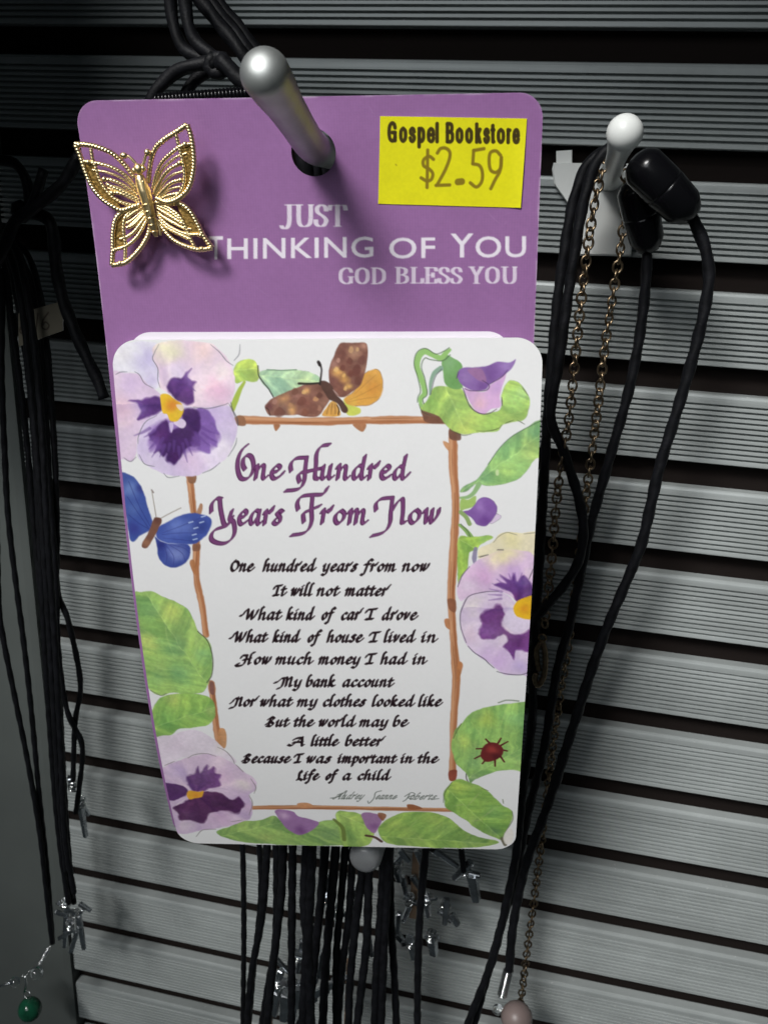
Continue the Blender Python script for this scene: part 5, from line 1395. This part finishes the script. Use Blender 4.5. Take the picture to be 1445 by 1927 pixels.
ch = thing('chain_necklace', at(1150, 330, 17), 'thin antique bronze link chain hanging down from the white hook', 'necklace', gR)
chain([(1160, 305), (1140, 300), (1128, 335), (1112, 420), (1096, 540), (1084, 650), (1071, 780), (1056, 870), (1046, 950), (1037, 1060), (1029, 1130), (1022, 1195)], 17, ch, 3)
chain([(1176, 330), (1176, 380), (1168, 460), (1152, 560), (1138, 650), (1125, 760), (1112, 860), (1101, 940), (1088, 1060), (1075, 1160), (1066, 1230), (1050, 1330), (1034, 1450), (1020, 1570), (1005, 1690), (990, 1800), (978, 1900), (970, 1960)], 10, ch, 4)
mb = MB()
mb.add(*tube(catmull(path([(1019, 1205), (1024, 1222), (1026, 1245), (1022, 1275), (1012, 1290), (1006, 1278), (1009, 1266)], 16), 6), [.55] * 37, 8))
mb.add(*tube(catmull(path([(1018, 1208), (1010, 1222), (1010, 1240), (1014, 1262)], 16), 6), .5, 8)); mb.add(*ringm(at(1020, 1200, 16), (.2, 0, 1), .7, .2))
mb.build('lobster_clasp', M_bronze, ch)


def nail_cross(parent, parts, wrap, gap, mat=M_silver):
    """cross of square nails: each (x0, y0, x1, y1, width mm); wire wrapped where they meet"""
    mb = MB()
    for x0, y0, x1, y1, w in parts:
        mb.add(*bar(at(x0, y0, gap), at(x1, y1, gap + rng.normal(0, .8)), w, w, up=(rng.normal(0, .3), rng.normal(0, .3), -1), taper=.72, bevel=.14))
    o = mb.build('nail_cross', mat, parent, False)
    mb = MB()
    for x, y in wrap:
        c = at(x, y, gap)
        for k in range(4):
            mb.add(*ringm(c + np.array([0, (k - 1.5) * .42, 0]), (rng.normal(0, .25), 1, rng.normal(0, .25)), 1.05, .2, 16))
    if wrap:
        mb.build('wire_wrap', M_bright, o)
    return o


# necklaces bunched on the lower part, seen under the white card
gC = 'black cord necklaces bunched below the white card'


def over(x, y, z_gap, r=2.25):
    return np.array([x, y - r, WALL - z_gap])


def neck(label, strands, top, gap, r, seed, sx=0.0):
    t = thing('cord_necklace', top, label, 'necklace', gC)
    for i, pts in enumerate(strands):
        q = path(pts, gap)
        side = -1 if i == 0 else 1
        s = np.array([[top[0] + side * .0, top[1], top[2]], [top[0] + side * 2.6, top[1] + 3.2, top[2]]])
        mid = (s[1] * .55 + q[0] * .45) + np.array([side * 1.5, 0, 0])
        cord(np.concatenate([s, [mid], q]), r, t, seed + i)
    return t


zA = neck('black cord necklace, first strands from the left under the white card', [[(452, 1480), (457, 1600), (459, 1700), (459, 1800), (457, 1960)], [(480, 1480), (488, 1590), (491, 1680), (480, 1800), (466, 1960)]], over(PX, PY, 12), 15, .66, 20)
zB = neck('black cord necklace with shiny square nail crosses at its end', [[(512, 1480), (520, 1590), (519, 1760), (506, 1850), (488, 1960)], [(506, 1480), (503, 1590), (494, 1720), (474, 1830), (463, 1960)]], over(PX, PY, 17), 17, .86, 22)
zC = neck('black cord necklace crossing in front of the shiny nail crosses', [[(553, 1480), (551, 1590), (549, 1760), (549, 1850), (548, 1960)], [(533, 1480), (533, 1590), (530, 1680), (521, 1760), (512, 1840), (500, 1960)]], over(PX, PY, 26), 34, .82, 24)
zD = neck('pair of thick black cords between the nail crosses and the capped hook', [[(590, 1480), (587, 1590), (580, 1750), (574, 1850), (568, 1960)], [(578, 1480), (577, 1590), (573, 1700), (579, 1780), (586, 1960)]], over(PX, PY, 33), 38, .98, 26)
zE = neck('black cord necklace leaning left, just left of the capped hook', [[(617, 1480), (612, 1590), (604, 1690), (590, 1820), (577, 1960)], [(634, 1480), (632, 1590), (621, 1720), (612, 1830), (606, 1960)]], over(PX, PY, 40), 30, .92, 28)
zF = neck('black cord necklace hanging behind the left side of the cloudy cap', [[(655, 1500), (650, 1590), (641, 1700), (633, 1800), (632, 1960)], [(668, 1520), (664, 1600), (656, 1730), (643, 1830), (634, 1960)]], over(LT_[0], LT_[1], 40, 1.9), 27, .80, 30)
zG = neck('black cord necklace hanging straight down behind the cloudy cap', [[(684, 1560), (680, 1650), (667, 1760), (658, 1860), (655, 1960)], [(697, 1560), (694, 1650), (690, 1770), (680, 1860), (668, 1960)]], over(LT_[0], LT_[1], 33, 1.9), 30, .86, 32)
zH = neck('black cord necklace just right of the cloudy cap, leaning left', [[(722, 1540), (722, 1600), (716, 1720), (708, 1830), (704, 1960)], [(733, 1540), (732, 1600), (726, 1720), (721, 1820), (716, 1960)]], over(LT_[0], LT_[1], 26, 1.9), 28, .86, 34)
zI = neck('black cord necklace with hanging nail charms right of the cloudy cap', [[(732, 1560), (734, 1640), (736, 1740), (742, 1840), (747, 1960)], [(806, 1540), (801, 1600), (790, 1720), (786, 1840), (785, 1960)]], over(LT_[0], LT_[1], 18, 1.9), 24, .80, 36)

nail_cross(zB, [(513, 1841, 568, 1859, 1.7), (530, 1825, 519, 1868, 1.4), (520, 1862, 516, 1908, 2.3), (540, 1868, 534, 1918, 2.3), (565, 1850, 560, 1895, 1.8)], [(524, 1848), (557, 1856)], 27)
nail_cross(zC, [(553, 1794, 574, 1799, 1.8), (570, 1770, 560, 1830, 1.3), (610, 1790, 600, 1840, 1.4)], [(562, 1800)], 26)
nail_cross(zD, [(615, 1645, 609, 1702, 1.5), (602, 1686, 619, 1692, 1.6)], [(612, 1690)], 24)
nail_cross(zE, [(592, 1872, 640, 1846, 1.6), (618, 1800, 607, 1880, 1.3)], [(612, 1860)], 18)
nail_cross(zI, [(760, 1686, 786, 1702, 1.2), (751, 1718, 747, 1760, 1.2), (747, 1757, 762, 1778, 1.5), (811, 1754, 816, 1796, 2.2), (800, 1760, 826, 1764, 1.2)], [(770, 1692), (812, 1762)], 16)
nail_cross(zI, [(812, 1597, 862, 1631, 1.3), (886, 1622, 853, 1654, 1.6), (888, 1646, 896, 1696, 2.2), (872, 1640, 904, 1648, 1.3), (848, 1720, 862, 1742, 1.6)], [(876, 1640)], 13)
nail_cross(zG, [(740, 1630, 760, 1606, 1.2), (742, 1625, 752, 1660, 1.5), (690, 1740, 700, 1800, 1.2)], [(748, 1630)], 18)
nail_cross(zB, [(548, 1838, 552, 1890, 1.6), (566, 1815, 590, 1822, 1.4), (520, 1805, 545, 1832, 1.1), (556, 1880, 552, 1925, 1.7), (574, 1868, 596, 1884, 1.2)], [(552, 1850)], 23)
nail_cross(zF, [(640, 1700, 634, 1760, 1.5), (622, 1712, 652, 1722, 1.2), (598, 1806, 592, 1850, 1.6), (584, 1800, 612, 1812, 1.1)], [(638, 1716), (597, 1808)], 20)
nail_cross(zG, [(668, 1672, 662, 1730, 1.3), (652, 1690, 682, 1686, 1.1), (640, 1830, 632, 1880, 1.4), (624, 1846, 655, 1838, 1.2)], [(666, 1690)], 19)
zJ = neck('black cord necklace farthest right behind the white card, holding a nail cross cluster', [[(846, 1420), (838, 1520), (826, 1575), (812, 1600)], [(858, 1420), (862, 1520), (866, 1580), (872, 1640)]], over(LT_[0], LT_[1], 9, 1.9), 14, .62, 38)
nail_cross(zJ, [(775, 1648, 790, 1672, 1.2), (758, 1648, 766, 1690, 1.5), (800, 1680, 806, 1725, 1.6), (788, 1692, 822, 1690, 1.1), (770, 1705, 758, 1735, 1.2), (826, 1712, 850, 1735, 1.2), (840, 1690, 836, 1740, 1.5)], [(804, 1692), (838, 1706)], 15)
nail_cross(zJ, [(784, 1600, 800, 1640, 1.3), (752, 1600, 770, 1622, 1.2), (770, 1760, 778, 1806, 1.5), (756, 1776, 792, 1770, 1.1)], [(774, 1774)], 18)
for nm, pts, g in (('narrow tan card strip hanging right of the cloudy cap', [(776, 1606), (790, 1606), (782, 1730), (770, 1728)], 13),
                   ('tan card strip low between the cords below the cloudy cap', [(652, 1806), (664, 1808), (662, 1960), (646, 1960)], 12),
                   ('tan card tip showing between cords beside the shiny nail crosses', [(494, 1896), (512, 1880), (512, 1960), (488, 1960)], 10)):
    q = [at(x, y, g) for x, y in pts]
    o = slab('hang_card', pts, g - .5, g, M_tan, None, .05)
    tag(o, nm, 'card strip', 'tan card strips among the cords')

# ------------------------------------------------------------------ cords at the left edge
gL = 'black cord necklaces bunched at the left edge'
lefts = [
    ('black cord necklace on the right of the left bunch, with hanging nail cross', [[(-30, 470), (20, 452), (62, 500), (88, 640), (104, 860), (108, 1000), (109, 1110), (130, 1172), (152, 1285), (142, 1360), (138, 1470)], [(-30, 480), (25, 462), (55, 540), (76, 700), (92, 900), (106, 1080), (110, 1220), (127, 1337), (155, 1402), (150, 1480), (143, 1530)]], 20, .58),
    ('black cord necklace down the middle of the left bunch', [[(-30, 465), (18, 460), (46, 560), (66, 740), (84, 960), (92, 1180), (104, 1400), (120, 1560), (135, 1690)], [(-30, 475), (10, 470), (36, 580), (60, 760), (74, 980), (84, 1200), (98, 1420), (112, 1580), (130, 1700)]], 16, .62),
    ('black cord necklace hidden deepest in the left bunch', [[(-30, 470), (30, 470), (74, 600), (88, 800), (98, 1010), (110, 1240), (120, 1450), (130, 1600), (140, 1700)], [(-30, 478), (5, 474), (22, 600), (48, 800), (66, 1000), (90, 1250), (106, 1480), (118, 1620), (136, 1690)]], 12, .62),
    ('black cord necklace in front on the left bunch, ending in crosses', [[(-30, 482), (12, 468), (40, 560), (58, 720), (76, 920), (88, 1100), (100, 1290), (112, 1490), (126, 1640)], [(-30, 470), (24, 458), (56, 580), (78, 780), (90, 1000), (104, 1200), (116, 1420), (124, 1580), (140, 1680)]], 26, .62),
    ('thin black cord necklace left of the bunch, over the grey upright', [[(-30, 500), (2, 520), (4, 700), (10, 860), (19, 1000), (48, 1230), (62, 1360), (75, 1500), (90, 1640), (100, 1775)], [(-40, 640), (-10, 900), (-2, 1120), (4, 1185), (29, 1313), (53, 1433), (76, 1570), (88, 1680), (99, 1775)]], 14, .60),
]
rts = []
for i, (lab, st, g, r) in enumerate(lefts):
    t = thing('cord_necklace', at(20, 465, g), lab, 'necklace', gL)
    for j, p in enumerate(st):
        cord(path(p, g + j * 1.3), r, t, 50 + i * 2 + j)
    rts.append(t)
nail_cross(rts[0], [(133, 1462, 141, 1486, 1.4), (146, 1500, 168, 1534, 1.0), (152, 1512, 162, 1575, 1.3)], [(139, 1478), (152, 1510)], 20)
nail_cross(rts[1], [(128, 1690, 122, 1782, 1.3), (108, 1697, 142, 1722, 1.0), (112, 1766, 150, 1745, 1.0)], [(124, 1700)], 15)
nail_cross(rts[2], [(148, 1722, 159, 1786, 1.4), (122, 1752, 158, 1712, 1.0), (150, 1700, 172, 1714, 1.1)], [(142, 1718)], 12)
nail_cross(rts[3], [(132, 1728, 146, 1766, 1.0), (134, 1790, 146, 1752, 1.2), (104, 1715, 126, 1724, 1.2)], [(134, 1740)], 20)
coil(at(94, 1781, 15), at(75, 1815, 15), .40, .13, 14, 'cord_end', rts[4], M_bright)
mb = MB(); mb.add(*ball(at(70, 1831, 15), 1.65)); gb = mb.build('glass_bead', M_glass, rts[4])
mb = MB(); mb.add(*ball(at(29, 1848, 15), 1.35)); mb.build('glass_bead', M_glass, rts[4])
for x, y in ((56, 1828), (52, 1834), (43, 1836), (12, 1850)):
    mb = MB(); mb.add(*ringm(at(x, y, 15), (1, .4, .1), .42, .14, 14)); mb.build('jump_ring', M_bright, rts[4])
mb = MB(); mb.add(*tube(path([(48, 1836), (50, 1850), (47, 1866)], 15), .32, 8)); mb.build('bail', M_bright, rts[4])
mb = MB(); mb.add(*ringm(at(52, 1872, 14), (.2, .3, 1), 1.1, .14)); mb.build('jump_ring', M_bright, rts[4])
mb = MB(); mb.add(*ball(at(57, 1899, 14), 3.0, 16, 24, (1, 1.06, 1))); mb.build('pendant_bead', M_green, rts[4])
mb = MB(); mb.add(*tube(path([(27, 1848), (2, 1855), (-20, 1866)], 15), .3, 6)); mb.build('head_pin', M_silver, rts[4])

# loosely knotted cord with a cut end
kn = thing('tied_cord', at(47, 402, 34), 'thick black cord tied in a bow with one cut end at upper left', 'cord')
cord(path([(-30, 300), (6, 302), (32, 310), (52, 345), (55, 392), (44, 412), (30, 400), (36, 384), (58, 396)], 32), .80, kn, 71)
cord(path([(83, 320), (74, 350), (62, 388), (48, 404)], 33), .85, kn, 72)
cord(path([(150, 290), (134, 322), (112, 352), (74, 384), (48, 402), (36, 410)], 34), .95, kn, 73)
cord(path([(50, 398), (88, 410), (101, 440), (106, 500), (118, 560), (137, 612), (160, 665), (182, 710), (197, 750)], 30), 1.0, kn, 74)
cord(path([(40, 400), (22, 430), (6, 470), (-20, 520)], 34), .95, kn, 75)

# handwritten price tag
tq = [(35, 590), (115, 561), (119, 566), (119, 622), (112, 632), (36, 652)]
tg = thing('price_tag', at(77, 605, 24.5), 'small pale paper tag with handwritten number among the left cords', 'tag')


class Flat:
    """flat sheet parallel to the wall, (u, v) in millimetres"""
    def __init__(s, gap):
        s.g = gap
        s.o = at(35, 560, gap)

    def pos(s, u, v, h=0.0):
        u, v = np.asarray(u, float), np.asarray(v, float)
        return np.stack([s.o[0] + u, s.o[1] + v, s.o[2] + 0 * u - np.asarray(h) + 0 * u], -1)

    def uv(s, x, y, h=0.0):
        p = at(x, y, s.g)
        return p[..., 0] - s.o[0], p[..., 1] - s.o[1]


FT = Flat(24.5)
tu, tv = FT.uv(np.array([p[0] for p in tq], float), np.array([p[1] for p in tq], float))
tk = Ink(FT, -2, 16, -2, 16, 12.0, (120, 114, 100), 77)
for st in ([(57, 592), (44, 606), (38, 622), (44, 628), (54, 620), (50, 612), (40, 620)], [(72, 590), (68, 626)], [(92, 588), (82, 602), (80, 616), (88, 620), (93, 612), (86, 606), (81, 612)]):
    tk.stroke(st, 2.2, (60, 50, 44), .9)
sheet('tag_sheet', FT, np.linspace(tu.min() - .1, tu.max() + .1, 90), np.linspace(tv.min() - .1, tv.max() + .1, 100), quad_sdf(np.stack([tu, tv], 1)[[0, 2, 3, 5]]), tk, [M_tag, M_edge], tg, 0.2)

# ------------------------------------------------------------------ cords at the top, behind the metal hook
gT = 'black cords hanging down from above the card'
tc = thing('tied_cord', at(410, 120, 40), 'black cord in loose loops knotted above the purple card', 'cord')
cord(path([(322, -40), (322, 10), (328, 50), (345, 90), (372, 108), (402, 118), (420, 128)], 34), .88, tc, 81)
cord(path([(346, -40), (350, 15), (356, 50), (372, 82), (400, 104), (430, 122)], 38), .92, tc, 82)
cord(path([(283, 196, 40), (298, 166), (330, 136), (368, 122), (405, 118), (430, 130)], 40), .92, tc, 83)
cord(path([(345, 192, 38), (356, 166), (372, 146), (400, 130), (432, 126)], 37), .92, tc, 84)
cord(path([(412, 112), (432, 128), (448, 146), (470, 160), (500, 175), (560, 195, 30)], 42), 1.15, tc, 85)
mb = MB(); mb.add(*cord_mesh(path([(404, 104), (392, 122), (408, 138), (428, 128), (420, 108), (402, 112), (400, 130)], 41), .85, seed=9)); mb.build('knot', M_cord, tc)
st_ = thing('cord_strap', at(440, 60, 36), 'thick black strap of bunched cords slanting down behind the metal hook', 'cord', gT)
for i, (dx, dy) in enumerate(((-11, 5), (0, 0), (11, -5), (4, -12))):
    cord(path([(360 + dx, -45 + dy), (392 + dx, 0 + dy), (432 + dx, 50 + dy), (468 + dx, 96 + dy), (505 + dx, 150 + dy), (548 + dx, 205 + dy, 42), (580 + dx * 1.3, 270 + dy, 47 - i), (592 + dx * 1.5, 340 + dy, 47 - i), (590 + dx * 1.5, 470, 46 - i)], 33 - i * 1.2), 1.0, st_, 90 + i)
rc = thing('ribbed_cord', at(380, 186, 54), 'ribbed black cord lying along the top edge behind the purple card', 'cord')
a_, b_2 = at(296, 189, 55), at(470, 176, 55)
coil(a_, b_2, .62, .24, 26, 'coil_wrap', rc, M_gloss)
mb = MB(); mb.add(*tube(np.stack([a_ * (1 - t) + b_2 * t for t in np.linspace(0, 1, 10)]), .55, 8)); mb.build('core', M_cord, rc)

# ------------------------------------------------------------------ gold butterfly pin
Bz = Z(130, 220, 5.161)
BODY = ((690, 500), (840, 1150))


def bpos(pts, h):
    p = np.array(Bz([tuple(q) for q in pts]), float)
    hh = np.broadcast_to(np.asarray(h, float), (len(p),))
    u, v = S_purple.uv(p[:, 0], p[:, 1], hh)
    return S_purple.pos(u, v, hh)


def wing_h(pts, up):
    p = np.asarray(pts, float)
    a, b = np.array(BODY[0], float), np.array(BODY[1], float)
    t = (b - a) / np.linalg.norm(b - a)
    d = np.abs((p[:, 0] - a[0]) * t[1] - (p[:, 1] - a[1]) * t[0])
    return 1.7 + up * (d / 600) + .5 * np.sin(np.clip(d / 600, 0, 1) * math.pi)


pin = thing('butterfly_pin', bpos([BODY[0]], 3.0)[0], 'openwork gold butterfly pin on the corner of the purple card', 'pin')
WINGS = [
    (0.9, [[(640, 590), (540, 460), (430, 360), (300, 300), (180, 272), (62, 265)], [(62, 265), (110, 370), (160, 520), (230, 680), (330, 800), (450, 880), (520, 905), (600, 882), (690, 850)]],
     [[(215, 310), (235, 420), (265, 500), (300, 610), (370, 720), (450, 795), (560, 845), (690, 862)], [(128, 430), (235, 445), (300, 455), (420, 490), (540, 560), (660, 690)], [(330, 600), (430, 618), (540, 668), (670, 765)], [(395, 735), (500, 742), (600, 785), (690, 830)], [(365, 650), (450, 690), (560, 740), (680, 800)]],
     [(140, 450), (245, 468), (300, 620), (375, 735), (450, 805), (505, 890), (400, 835), (290, 745), (205, 610)], [(100, 275), (190, 440), (345, 605), (420, 740)]),
    (1.5, [[(770, 640), (800, 420), (850, 295), (930, 220), (1040, 150), (1150, 75)], [(1150, 75), (1190, 200), (1215, 400), (1205, 560), (1160, 700), (1070, 790), (960, 830), (850, 790)]],
     [[(1040, 165), (1070, 290), (1110, 450), (1125, 600), (1090, 720), (1000, 800), (880, 815)], [(1180, 262), (1080, 290), (980, 365), (900, 450), (850, 560), (815, 700)], [(1110, 445), (1010, 488), (930, 560), (870, 660), (825, 750)], [(1105, 612), (1000, 640), (920, 710), (850, 790)], [(1060, 745), (960, 768), (870, 815)]],
     [(1095, 300), (1185, 285), (1205, 430), (1195, 570), (1145, 700), (1085, 765), (1125, 620), (1122, 450)], [(1130, 265), (905, 245), (1075, 450), (1085, 615), (1120, 745)]),
    (0.5, [[(690, 870), (600, 890), (520, 925), (460, 990), (432, 1120), (430, 1280), (420, 1442)], [(420, 1442), (540, 1420), (620, 1360), (700, 1270), (760, 1170), (790, 1080)]],
     [[(640, 890), (550, 975), (532, 1100), (550, 1240), (545, 1415)], [(430, 1295), (550, 1258), (640, 1190), (700, 1110), (765, 990)], [(560, 1080), (640, 1040), (745, 930)], [(560, 985), (630, 930), (715, 880)], [(560, 1170), (640, 1110), (755, 960)]],
     [(478, 1000), (545, 955), (522, 1080), (535, 1240), (438, 1280), (440, 1120)], [(440, 1300), (500, 1420)]),
    (0.7, [[(830, 830), (960, 842), (1080, 842), (1180, 920), (1250, 1040), (1310, 1160), (1392, 1272)], [(1392, 1272), (1270, 1290), (1150, 1260), (1040, 1210), (960, 1140), (860, 1010)]],
     [[(850, 840), (980, 890), (1080, 970), (1140, 1080), (1190, 1200), (1235, 1288)], [(1275, 1142), (1160, 1140), (1060, 1108), (960, 1050), (845, 940)], [(850, 880), (980, 960), (1110, 1040)], [(850, 860), (960, 905), (1070, 985)], [(870, 1000), (980, 1090), (1180, 1190)]],
     [(1050, 850), (1165, 920), (1235, 1040), (1275, 1130), (1185, 1128), (1125, 1010)], [(1280, 1150), (1290, 1280)]),
]
for up, outer, inner, plate, studs in WINGS:
    mb = MB()
    for c, r in [(o, .30) for o in outer] + [(i, .22) for i in inner]:
        q = catmull(c, 14)
        mb.add(*tube(resample(bpos(q, wing_h(q, up)), .05), r, 10, ripple=.15, pitch=.36))
    for c1, c2 in zip(inner[1:], inner[2:]):      # finer ribs between the main ones
        q1, q2 = resample(catmull(c1, 8), 12), resample(catmull(c2, 8), 12)
        if np.linalg.norm(q1[0] - q2[0]) > np.linalg.norm(q1[0] - q2[-1]):
            q2 = q2[::-1]
        tt = np.linspace(0, 1, 30)
        g1 = np.stack([np.interp(tt, np.linspace(0, 1, len(q1)), q1[:, k]) for k in (0, 1)], 1); g2 = np.stack([np.interp(tt, np.linspace(0, 1, len(q2)), q2[:, k]) for k in (0, 1)], 1)
        q = (g1 + g2) / 2
        mb.add(*tube(resample(bpos(q, wing_h(q, up) - .05), .05), .15, 8, ripple=.15, pitch=.36))
    for st in studs:
        mb.add(*ball(bpos([st], wing_h([st], up) + .12)[0], .30, 8, 12))
    w = mb.build('wing', M_gold, pin)
    q = np.array(plate, float)
    qs = catmull(q, 5, True)
    A_ = bpos(qs, wing_h(qs, up) - .06); B2 = bpos(qs, wing_h(qs, up) - .26)
    n = len(qs)
    c0 = A_.mean(0)
    v = np.concatenate([A_, B2]); f = [list(range(n)), list(range(n, 2 * n))[::-1]] + [[i, n + i, n + (i + 1) % n, (i + 1) % n] for i in range(n)]
    mesh('inlay', v, f, M_oldgold, w, False)
# body
mb = MB()
bp = catmull([(688, 560), (705, 640), (745, 760), (780, 900), (815, 1040), (850, 1165)], 10)
mb.add(*tube(bpos(bp, 2.5), np.interp(np.linspace(0, 1, len(bp)), [0, .12, .35, .6, .85, 1], [.42, .62, .78, .62, .46, .22]), 16))
mb.add(*tube(bpos(catmull([(720, 620), (735, 700), (770, 830), (800, 960)], 8), 3.1), [.2] * 25, 8))
for k in range(5):
    a, b = (760 + k * 17, 850 + k * 66), (0, 0)
    mb.add(*ringm(bpos([a], 2.5)[0], bpos([(840, 1150)], 2.5)[0] - bpos([(700, 600)], 2.5)[0], .70 - .07 * k, .09, 20))
mb.add(*tube(bpos(catmull([(800, 980), (790, 1080), (780, 1150)], 8), 2.3), .2, 8)); mb.add(*tube(bpos(catmull([(840, 990), (880, 1080), (890, 1150)], 8), 2.3), .2, 8))
mb.build('body', M_gold, pin)
mb = MB(); mb.add(*ball(bpos([(680, 505)], 2.8)[0], .62)); mb.add(*ball(bpos([(640, 520)], 2.8)[0], .36)); mb.add(*ball(bpos([(722, 500)], 2.8)[0], .36)); mb.build('head', M_gold, pin)
for c in ([(672, 490), (640, 440), (585, 385), (535, 375)], [(700, 490), (730, 440), (745, 380), (765, 345)]):
    q = catmull(c, 8)
    mb = MB(); mb.add(*tube(bpos(q, 2.8), .17, 8)); mb.add(*ball(bpos([c[-1]], 2.8)[0], .40, 10, 16, (1.25, .9, 1) if c[-1][0] < 600 else (1, 1, 1)))
    mb.build('antenna', M_gold, pin)
a = bpos([(750, 800)], 2.3)[0]; b = bpos([(750, 800)], -2.0)[0]
mb = MB(); mb.add(*lathe(a, b - a, [(0, .35), (np.linalg.norm(b - a), .35)], 12)); mb.build('pin_post', M_gold, pin)


# card and hook added out of view, up left, to shade wall and cords
nb = thing('added_shade_card', (-122, -40, WALL - 66), 'added unseen dark blue card that shades the wall at upper left', 'card')
mb = MB(); mb.add(*bar((-116, -84, WALL - 66), (-116, 5, WALL - 61), 64, 0.8, up=(0.12, 0, -1), bevel=.02)); mb.build('card_sheet', M_navy, nb, False)
nh = thing('display_hook', (-122, -82, WALL), 'added unseen grey metal hook holding the dark blue shade card', 'hook')
mb = MB(); mb.add(*tube(np.stack([np.full(20, -122.0), np.full(20, -80.0), np.linspace(WALL, WALL - 78, 20)], 1), 2.0, 16)); mb.build('shaft', M_peg, nh)
